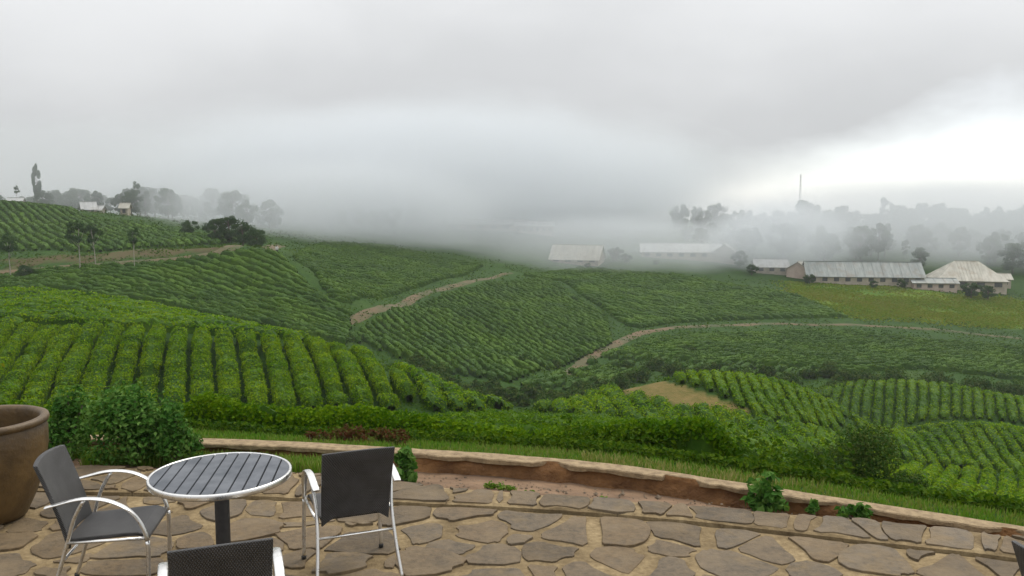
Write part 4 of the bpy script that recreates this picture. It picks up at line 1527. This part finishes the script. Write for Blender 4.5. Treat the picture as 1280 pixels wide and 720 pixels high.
# ------------------------------------------------------------------ trees
def tree_proto(kind, seed):
    r = np.random.default_rng(seed)
    root = bpy.data.objects.new("tree", None)
    mbt = MB()
    Ht = 10.0
    bend = r.normal(0, 0.25, 2)
    trunk = [(bend[0] * t * t, bend[1] * t * t, Ht * 0.92 * t - 0.3) for t in np.linspace(0, 1, 7)]
    rad = {"broad": 0.26, "tall": 0.17, "slim": 0.12, "pine": 0.2}[kind]
    mbt.tube(trunk, [rad * (1 - 0.85 * i / 6) for i in range(7)], 7)
    cen, cr = [], []
    if kind == "broad":
        for _ in range(34):
            a, e = r.uniform(0, 2 * np.pi), r.uniform(-1, 1)
            k = 3.3 * math.sqrt(1 - e * e * 0.85) * r.uniform(0.35, 1)
            cen.append(np.array([math.cos(a) * k, math.sin(a) * k, 5.4 + 3.4 * e]))
            cr.append(r.uniform(0.6, 1.45))
    elif kind == "tall":
        for _ in range(20):
            a, z = r.uniform(0, 2 * np.pi), r.uniform(2.5, 9.6)
            k = 1.7 * (1 - abs(z - 6) / 5)
            cen.append(np.array([math.cos(a) * k, math.sin(a) * k, z]))
            cr.append(r.uniform(0.5, 1.0))
    elif kind == "slim":
        for _ in range(11):
            a, z = r.uniform(0, 2 * np.pi), r.uniform(6.5, 9.7)
            k = r.uniform(0.2, 1.5)
            cen.append(np.array([math.cos(a) * k, math.sin(a) * k, z]))
            cr.append(r.uniform(0.35, 0.8))
    else:
        for i in range(24):
            z = 1.8 + 8 * i / 24
            a = i * 2.4
            k = 1.9 * (1 - z / 10.5)
            cen.append(np.array([math.cos(a) * k, math.sin(a) * k, z]))
            cr.append(0.35 + 0.55 * (1 - z / 10))
    for q in cen[::2]:
        z0 = min(q[2] * 0.7, Ht * 0.75)
        t0 = Vector((bend[0] * (z0 / Ht) ** 2, bend[1] * (z0 / Ht) ** 2, z0))
        mbt.tube([t0, t0.lerp(Vector(q), 0.55) + Vector((0, 0, -0.15)), Vector(q)], [rad * 0.4, rad * 0.28, rad * 0.12], 5)
    me_t = mbt.mesh("trunk", M["pale_bark"] if kind == "slim" else M["bark"], True)
    cen, cr = np.array(cen), np.array(cr)
    n = 6500 if kind != "slim" else 800
    k = r.integers(0, len(cen), n)
    dv = unit(r.normal(size=(n, 3)))
    C = cen[k] + dv * (cr[k] * r.uniform(0.2, 1.05, n) ** 0.5)[:, None]
    Nn = unit(dv * 0.7 + np.array([0, 0, 0.4]) + r.normal(0, 0.5, (n, 3)))
    V, F = leaf_quads(C, Nn, 0.40, 0.26, r)
    me_c = mesh_np("crown", V, F, M["tree"])
    return me_t, me_c


PROTO = {}
for kd in ("broad", "tall", "slim", "pine"):
    PROTO[kd] = [tree_proto(kd, 200 + 10 * i + len(kd)) for i in range(3 if kd != "slim" else 2)]
r4 = np.random.default_rng(77)


def tree(px, top, Y, kind, label, group, fat=1.0, sink=0.0):
    q = at(px, top, Y)
    g = float(H(q[0], q[1])[0]) - sink
    s = max(0.15, (q[2] - g) / 10.0)
    mt, mc = PROTO[kind][int(r4.integers(0, len(PROTO[kind])))]
    root = empty({"broad": "tree", "tall": "tree", "slim": "slender_tree", "pine": "conifer"}[kind], (q[0], q[1], g), r4.uniform(0, 6.28))
    root.scale = (s * fat, s * fat, s)
    tag(root, label, "tree", group)
    link(bpy.data.objects.new("trunk", mt), root)
    link(bpy.data.objects.new("crown", mc), root)
    return root


# wood behind the long roofs on the right
gname = "misty wood behind the long roofed buildings"
glab = "fog-softened tree in the wood behind the long roofed buildings"
for px in range(850, 1320, 8):
    top = 260 - 5 * math.sin(px * 0.045) - r4.uniform(-7, 6)
    tree(px + r4.uniform(-5, 5), top, r4.uniform(330, 400), "broad" if r4.random() < 0.6 else "tall", glab, gname, r4.uniform(0.9, 1.3))
for px in range(856, 1320, 10):
    tree(px + r4.uniform(-6, 6), r4.uniform(276, 300), r4.uniform(270, 320), "broad" if r4.random() < 0.75 else "tall", glab, gname, r4.uniform(0.9, 1.4))
tree(1108, 247, 345, "slim", "tall thin tree rising above the wood, left one of two", "thin trees above the wood")
tree(1152, 254, 345, "slim", "tall thin tree rising above the wood, right one of two", "thin trees above the wood")
for px, top, Y, f, lab in [(1268, 302, 258, 1.2, "dark broad tree right of the pale hip roof"), (1296, 294, 262, 1.3, "dark broad tree cut off by the right edge beside the buildings"),
                           (1215, 352, 219, 1.6, "greyish bushy tree in front of the pale hip roof"), (1236, 356, 219, 1.4, "smaller bushy tree right in front of the pale hip roof"),
                           (1092, 350, 224, 1.5, "small dark bush tree in front of the long grey roof")]:
    tree(px, top, Y, "broad", lab, None, f)
for px, top, Y, f, lab in [(692, 312, 252, 1.4, "small dark tree at the left end of the pale beige roof"), (770, 308, 250, 1.5, "small tree between the pale beige roof and the misty shed"),
                           (783, 316, 246, 1.6, "low tree just left of the long misty shed"), (925, 312, 250, 1.3, "dark tree between the misty shed and the whitish cottage"), (940, 330, 238, 1.7, "bushy tree in front of the whitish cottage"),
                           (1012, 342, 229, 1.7, "low bush at the left end of the long grey roof"), (1128, 348, 226, 1.5, "low bush near the right end of the long grey roof"), (1150, 308, 262, 1.1, "tree rising between the long grey roof and the hip roofed hall"),
                           (645, 298, 285, 1.5, "fogbound tree beside the far sheds"), (820, 330, 244, 1.8, "low bush in front of the long misty shed"), (735, 334, 236, 2.0, "low bush in front of the pale beige roof")]:
    tree(px, top, Y, "broad", lab, None, f)
# left: trees behind the far hill
gname, glab = "tree line behind the far left hill", "dark misty tree in the line behind the far left hill"
for px in range(-25, 350, 9):
    top = 238 + 5 * math.sin(px * 0.06) + r4.uniform(-5, 8) + (3 if px < 95 else 0) + max(0, px - 250) * 0.12
    tree(px + r4.uniform(-4, 4), top, r4.uniform(235, 275), "broad" if r4.random() < 0.65 else "tall", glab, gname, r4.uniform(0.9, 1.5))
for px in range(345, 520, 12):
    tree(px + r4.uniform(-5, 5), r4.uniform(252, 268), r4.uniform(275, 320), "broad", "pale tree almost lost in the fog left of centre", "fogbound trees left of centre", r4.uniform(0.9, 1.3))
tree(44, 203, 240, "tall", "tall narrow tree standing like a tower above the tree line at far left", None, 0.42)
tree(170, 227, 240, "slim", "thin tree top poking above the dark tree line", None, 0.8)
tree(20, 232, 225, "slim", "thin misty tree near the left edge on the skyline", None, 0.8)
for px, top, Y, f in [(268, 272, 168, 1.3), (286, 268, 170, 1.3), (303, 276, 166, 1.4), (320, 284, 164, 1.3), (236, 274, 178, 1.5)]:
    tree(px, top, Y, "broad", f"dark tree at the lower end of the far left hill, {ORD[[236, 268, 286, 303, 320].index(px)]} from the left", "dark trees at the end of the far left hill", f)
for px, top, Y, f, lab in [(97, 276, 126, 1.2, "slender pale trunked tree beside the dirt road, with the taller crown"), (117, 280, 127, 1.1, "slender pale trunked tree just right of the taller roadside tree"),
                           (166, 284, 128, 0.9, "slender pale trunked tree by the middle of the dirt road"), (10, 292, 124, 1.2, "slender pale trunked tree by the dirt road at the left edge")]:
    tree(px, top, Y, "slim", lab, "slender trees along the dirt road", f, 0.2)
tree(30, 330, 125, "broad", "small dark bush by the dirt road near the left edge", None, 1.6)

# ------------------------------------------------------------------ buildings
def roof_mat(name, c1, c2, rust):
    m, N, L, out = new_mat(name)
    b = N.new("ShaderNodeBsdfPrincipled")
    tc_ = N.new("ShaderNodeTexCoord")
    mp = N.new("ShaderNodeMapping")
    mp.inputs["Scale"].default_value = (1.0, 0.22, 0.22)
    L.new(tc_.outputs["Object"], mp.inputs[0])
    n1 = noise_node(N, L, 1.1, 6, 0.65, vec=mp.outputs[0])
    n2 = noise_node(N, L, 0.35, 5, 0.6)
    c = ramp(N, L, n1.outputs["Fac"], [(0.35, c1), (0.65, c2)])
    k = ramp(N, L, n2.outputs["Fac"], [(0.5, (0, 0, 0)), (0.72, (0.75, 0.75, 0.75))])
    L.new(mixc(N, L, k, c, rust), b.inputs["Base Color"])
    b.inputs["Roughness"].default_value = 0.65
    L.new(b.outputs[0], out.inputs["Surface"])
    return m


M["roof_grey"] = roof_mat("weathered_sheet_roof", (0.15, 0.17, 0.165), (0.25, 0.27, 0.255), (0.16, 0.13, 0.10))
M["roof_pale"] = roof_mat("pale_sheet_roof", (0.28, 0.27, 0.225), (0.43, 0.41, 0.35), (0.24, 0.20, 0.145))
M["roof_white"] = roof_mat("white_sheet_roof", (0.34, 0.345, 0.34), (0.50, 0.50, 0.49), (0.27, 0.25, 0.22))
M["wall_cream"] = simple("cream_plaster", (0.34, 0.29, 0.23), (0.45, 0.39, 0.31), 0.6, 0.9)
M["wall_pink"] = simple("pinkish_plaster", (0.42, 0.32, 0.27), (0.52, 0.42, 0.36), 0.6, 0.9)
M["dark_glass"] = simple("window_dark", (0.05, 0.052, 0.055), (0.09, 0.092, 0.095), 1.0, 0.3)


def house(name, label, px, py, Y, length, depth, wall, rise, rz, wmat, rmat, nwin=5, hip=0.0, over=0.5, group=None, doors=0):
    """gabled or hipped house, ridge along local x; stands at pixel (px, py) at distance Y"""
    q = at(px, py, Y)
    g = float(H(q[0], q[1])[0])
    root = empty(name, (q[0], q[1], g), R(rz))
    tag(root, label, "building", group)
    lx, ly = length / 2, depth / 2
    mb = MB()
    top = wall
    v = [(-lx, -ly, -1.5), (lx, -ly, -1.5), (lx, ly, -1.5), (-lx, ly, -1.5), (-lx, -ly, top), (lx, -ly, top), (lx, ly, top), (-lx, ly, top)]
    f = [(0, 1, 5, 4), (2, 3, 7, 6)]
    if hip <= 0:
        v += [(-lx, 0, top + rise), (lx, 0, top + rise)]
        f += [(1, 2, 6, 9, 5), (3, 0, 4, 8, 7)]
    else:
        f += [(1, 2, 6, 5), (3, 0, 4, 7)]
    mb.add(v, f)
    mb.build("wall", M[wmat], root)
    mb = MB()
    ex, ey = lx + over, ly + over
    ze = top - over * rise / ly
    t_ = 0.12
    rx_ = lx + over - hip
    pts = [(-ex, -ey, ze), (ex, -ey, ze), (ex, ey, ze), (-ex, ey, ze), (-rx_, 0, top + rise + 0.05), (rx_, 0, top + rise + 0.05)]
    low = [(x, y, z - t_) for x, y, z in pts]
    fs_ = [(0, 1, 5, 4), (2, 3, 4, 5), (7, 6, 10, 11), (9, 8, 11, 10), (1, 0, 6, 7), (3, 2, 8, 9)]
    if hip > 0:
        fs_ += [(1, 2, 5), (3, 0, 4), (8, 7, 11), (6, 9, 10), (2, 1, 7, 8), (0, 3, 9, 6)]
    else:
        fs_ += [(1, 7, 11, 5), (8, 2, 5, 11), (6, 0, 4, 10), (3, 9, 10, 4)]
    mb.add(pts + low, fs_)
    rf = mb.build("roof", M[rmat], root)
    mb = MB()
    mb.box((0, 0, top + rise + 0.08), (2 * rx_, 0.3, 0.12))
    mb.build("ridge_cap", M[rmat], rf)
    nr = max(2, int(length / 2.2))
    for i in range(nr):                      # raised sheet seams on the slope that faces the terrace
        x = -rx_ + 2 * rx_ * (i + 0.5) / nr
        a, b_ = Vector((x, -ey + 0.02, ze + 0.03)), Vector((x, -0.15, top + rise * (1 - 0.15 / ly) + 0.06))
        mb = MB()
        mb.tube([a, b_], 0.05, 4)
        mb.build("roof_seam", M[rmat], rf)
    for i in range(nwin):
        x = -lx + length * (i + 0.5) / nwin
        mb = MB()
        h_ = wall * 0.45
        mb.box((x, -ly - 0.02, wall * 0.5), (length / nwin * 0.45, 0.08, h_))
        w_ = mb.build("window", M["dark_glass"], root)
        mb = MB()
        mb.box((x, -ly - 0.09, wall * 0.5 - h_ / 2 - 0.06), (length / nwin * 0.45 + 0.2, 0.14, 0.1))
        mb.build("sill", M[wmat], w_)
    return root


house("long_building", "long low building with weathered grey sheet roof, at right", 1076, 352, 234, 30, 9, 2.3, 3.4, -8, "wall_cream", "roof_grey", 10)
house("hip_roofed_hall", "hall with big pale hipped roof at far right", 1206, 362, 236, 17, 14, 2.6, 4.6, -14, "wall_cream", "roof_pale", 4, hip=6.0)
house("annexe", "low pinkish annexe with grey roof between long building and hip roofed hall", 1165, 362, 228, 11, 5, 2.0, 0.9, -8, "wall_pink", "roof_grey", 4)
house("shed", "small pale shed at the right end of the hip roofed hall", 1245, 360, 238, 6, 5, 2.4, 1.2, -14, "wall_cream", "roof_pale", 2)
house("pale_roofed_shed", "shed with broad pale beige roof left of centre right", 722, 328, 246, 14, 9, 1.3, 3.6, -18, "wall_cream", "roof_pale", 4)
house("far_shed", "long thin far shed with whitish roof in fog, left one", 610, 305, 300, 27, 8, 2.2, 1.4, -4, "wall_pink", "roof_white", 6)
house("far_shed", "far shed with brownish wall in fog, behind the pale beige roof", 668, 306, 296, 13, 8, 2.6, 1.4, -2, "wall_pink", "roof_white", 6)
house("misty_shed", "long pale roofed shed in mist right of the beige roof", 850, 330, 262, 24, 8, 2.2, 2.2, -6, "wall_cream", "roof_white", 7)
house("gabled_house", "small cream gabled house at the right end of the misty shed", 906, 329, 258, 5, 6, 3.6, 2.0, 70, "wall_cream", "roof_pale", 2)
house("cottage", "small whitish cottage in smoke left of the long grey roof", 962, 343, 245, 9, 6, 2.0, 1.8, -6, "wall_cream", "roof_white", 3)
house("cottage", "small pinkish gabled cottage touching the long grey roof's left end", 999, 345, 240, 5, 6, 2.6, 1.8, 60, "wall_pink", "roof_pale", 2)
house("hillside_house", "white gabled house among dark trees on the far left skyline", 110, 259, 232, 3.2, 3.5, 1.4, 1.6, 35, "wall_cream", "roof_white", 2)
house("hillside_house", "small pale house right of the white one on the far left skyline", 123, 258, 234, 2.6, 3, 1.2, 1.0, 0, "wall_cream", "roof_white", 2)
house("hillside_house", "cream house front deep in the dark trees at left", 157, 264, 226, 1.8, 3, 2.2, 1.0, 10, "wall_cream", "roof_pale", 1)
house("hillside_house", "pale misty house at the far left edge of the skyline", 20, 248, 232, 3.4, 4, 1.6, 1.2, 10, "wall_cream", "roof_white", 2)

# radio mast over the wood
q = at(1001, 218, 380)
g = float(H(q[0], q[1])[0])
mast = empty("radio_mast", (q[0], q[1], g))
tag(mast, "thin radio mast rising faintly above the wood at right", "mast")
hm = q[2] - g
for k in range(3):
    a = 2 * math.pi * k / 3
    mb = MB()
    mb.tube([(0.55 * math.cos(a), 0.55 * math.sin(a), 0), (0.25 * math.cos(a), 0.25 * math.sin(a), hm)], 0.08, 6)
    mb.build("leg", M["alu"], mast)
for i in range(14):
    z0, z1 = hm * i / 14, hm * (i + 1) / 14
    mb = MB()
    for k in range(3):
        a, c = 2 * math.pi * k / 3, 2 * math.pi * (k + 1) / 3
        r0, r1_ = 0.55 - 0.3 * i / 14, 0.55 - 0.3 * (i + 1) / 14
        mb.tube([(r0 * math.cos(a), r0 * math.sin(a), z0), (r1_ * math.cos(c), r1_ * math.sin(c), z1)], 0.04, 4)
    mb.build("brace", M["alu"], mast)

# ------------------------------------------------------------------ somebody on the road
q = at(346, 311, 138)
q[2] = float(H(q[0], q[1])[0]) + 0.14
person = empty("person", tuple(q), R(25))
tag(person, "person in a pale shirt and dark trousers on the distant dirt road", "person")
me = bpy.data.meshes.new("body")
sk = {"pelvis": (0, 0, .92, .13), "chest": (0, 0, 1.32, .16), "neck": (0, 0, 1.5, .06), "head": (0, .01, 1.60, .095), "crown": (0, .01, 1.70, .075),
      "hl": (.1, 0, .88, .09), "kl": (.11, .06, .48, .065), "al": (.11, 0, .09, .045), "tl": (.12, .16, .04, .04),
      "hr": (-.1, 0, .88, .09), "kr": (-.11, -.03, .48, .065), "ar": (-.11, -.12, .09, .045), "tr": (-.12, .04, .04, .04),
      "sl": (.19, 0, 1.42, .06), "el": (.24, -.06, 1.14, .045), "wl": (.25, .04, .9, .034), "sr": (-.19, 0, 1.42, .06), "er": (-.24, .0, 1.14, .045), "wr": (-.25, .1, .9, .034)}
names = list(sk)
ed = [("pelvis", "chest"), ("chest", "neck"), ("neck", "head"), ("head", "crown"), ("pelvis", "hl"), ("hl", "kl"), ("kl", "al"), ("al", "tl"), ("pelvis", "hr"), ("hr", "kr"), ("kr", "ar"), ("ar", "tr"),
      ("chest", "sl"), ("sl", "el"), ("el", "wl"), ("chest", "sr"), ("sr", "er"), ("er", "wr")]
me.from_pydata([sk[k][:3] for k in names], [(names.index(a), names.index(c)) for a, c in ed], [])
m, N, L, out = new_mat("clothes")
b = N.new("ShaderNodeBsdfPrincipled")
tcn = N.new("ShaderNodeTexCoord")
sepn = N.new("ShaderNodeSeparateXYZ")
L.new(tcn.outputs["Object"], sepn.inputs[0])
dv_ = N.new("ShaderNodeMath")
dv_.operation = 'DIVIDE'
L.new(sepn.outputs["Z"], dv_.inputs[0])
dv_.inputs[1].default_value = 1.8
L.new(ramp(N, L, dv_.outputs[0], [(0.0, (0.03, 0.03, 0.035)), (0.53, (0.55, 0.53, 0.52)), (0.82, (0.10, 0.055, 0.035)), (0.92, (0.012, 0.01, 0.01))], 'CONSTANT'), b.inputs["Base Color"])
b.inputs["Roughness"].default_value = 0.9
L.new(b.outputs[0], out.inputs["Surface"])
body = link(bpy.data.objects.new("body", me), person)
sm = body.modifiers.new("skin", 'SKIN')
for i, k in enumerate(names):
    me.skin_vertices[0].data[i].radius = (sk[k][3], sk[k][3])
me.skin_vertices[0].data[0].use_root = True
ss = body.modifiers.new("sub", 'SUBSURF')
ss.levels = ss.render_levels = 1
me.materials.append(m)

# ------------------------------------------------------------------ air
def vol_mat(name, density, color=(0.80, 0.83, 0.86), noise=None):
    m, N, L, out = new_mat(name)
    v = N.new("ShaderNodeVolumePrincipled")
    v.inputs["Color"].default_value = (*color, 1)
    v.inputs["Density"].default_value = density
    v.inputs["Anisotropy"].default_value = 0.0
    if noise is not None:
        (rx, ry, rz_), scale, lo, hi = noise
        tc_ = N.new("ShaderNodeTexCoord")
        mp = N.new("ShaderNodeMapping")
        mp.inputs["Scale"].default_value = (1 / rx, 1 / ry, 1 / rz_)
        L.new(tc_.outputs["Object"], mp.inputs[0])
        ln = N.new("ShaderNodeVectorMath")
        ln.operation = 'LENGTH'
        L.new(mp.outputs[0], ln.inputs[0])
        mp2 = N.new("ShaderNodeMapping")
        mp2.inputs["Scale"].default_value = (1, 1, 1.7)
        L.new(tc_.outputs["Object"], mp2.inputs[0])
        nz = noise_node(N, L, scale, 3, 0.55, vec=mp2.outputs[0])
        f1 = N.new("ShaderNodeMapRange")
        f1.interpolation_type = 'SMOOTHSTEP'
        L.new(ln.outputs["Value"], f1.inputs["Value"])
        f1.inputs["From Min"].default_value = 1.0
        f1.inputs["From Max"].default_value = 0.35
        s_ = N.new("ShaderNodeMath")
        s_.operation = 'ADD'
        L.new(f1.outputs[0], s_.inputs[0])
        L.new(nz.outputs["Fac"], s_.inputs[1])
        f2 = N.new("ShaderNodeMapRange")
        f2.interpolation_type = 'SMOOTHSTEP'
        L.new(s_.outputs[0], f2.inputs["Value"])
        f2.inputs["From Min"].default_value = lo
        f2.inputs["From Max"].default_value = hi
        f2.inputs["To Max"].default_value = density
        L.new(f2.outputs[0], v.inputs["Density"])
    L.new(v.outputs[0], out.inputs["Volume"])
    return m


def fog(name, label, c, rad, density, scale, lo, hi, group=None):
    import bmesh
    bm = bmesh.new()
    bmesh.ops.create_icosphere(bm, subdivisions=3, radius=1.0)
    for v in bm.verts:
        v.co = Vector((v.co.x * rad[0], v.co.y * rad[1], v.co.z * rad[2]))
    me = bpy.data.meshes.new(name)
    bm.to_mesh(me)
    bm.free()
    me.materials.append(vol_mat(name + "_vapour", density, noise=(rad, scale, lo, hi)))
    o = link(bpy.data.objects.new(name, me))
    o.location = c
    return tag(o, label, "fog", group, kind="stuff")


fog("fog_bank", "thick bank of low fog drifting over the far slope in the middle", (-40, 350, 2), (150, 145, 46), 0.032, 0.016, 0.50, 1.2)
fog("fog_bank", "ragged fog drifting through the wood on the right", (150, 278, -6), (125, 60, 20), 0.023, 0.045, 0.60, 1.2)
fog("fog_bank", "wisp of fog rising over the roofs right of centre", (78, 250, -10), (28, 22, 17), 0.045, 0.06, 0.60, 1.2)
fog("fog_bank", "fog creeping over the pale roofed sheds in the middle", (25, 246, -12), (66, 36, 13), 0.027, 0.05, 0.60, 1.2)
fog("fog_bank", "patch of fog over the dark trees left of centre", (-55, 236, -1), (62, 48, 19), 0.026, 0.03, 0.55, 1.2)
fog("fog_bank", "thin fog lying along the skyline trees at far left", (-135, 246, 10), (95, 48, 20), 0.010, 0.03, 0.55, 1.2)
mb = MB()
mb.box((0, 625, 2), (2000, 1320, 102))
haze = mb.build("haze", vol_mat("haze_air", 0.0003))
tag(haze, "thin mist filling the air over the whole valley", "haze", kind="stuff")
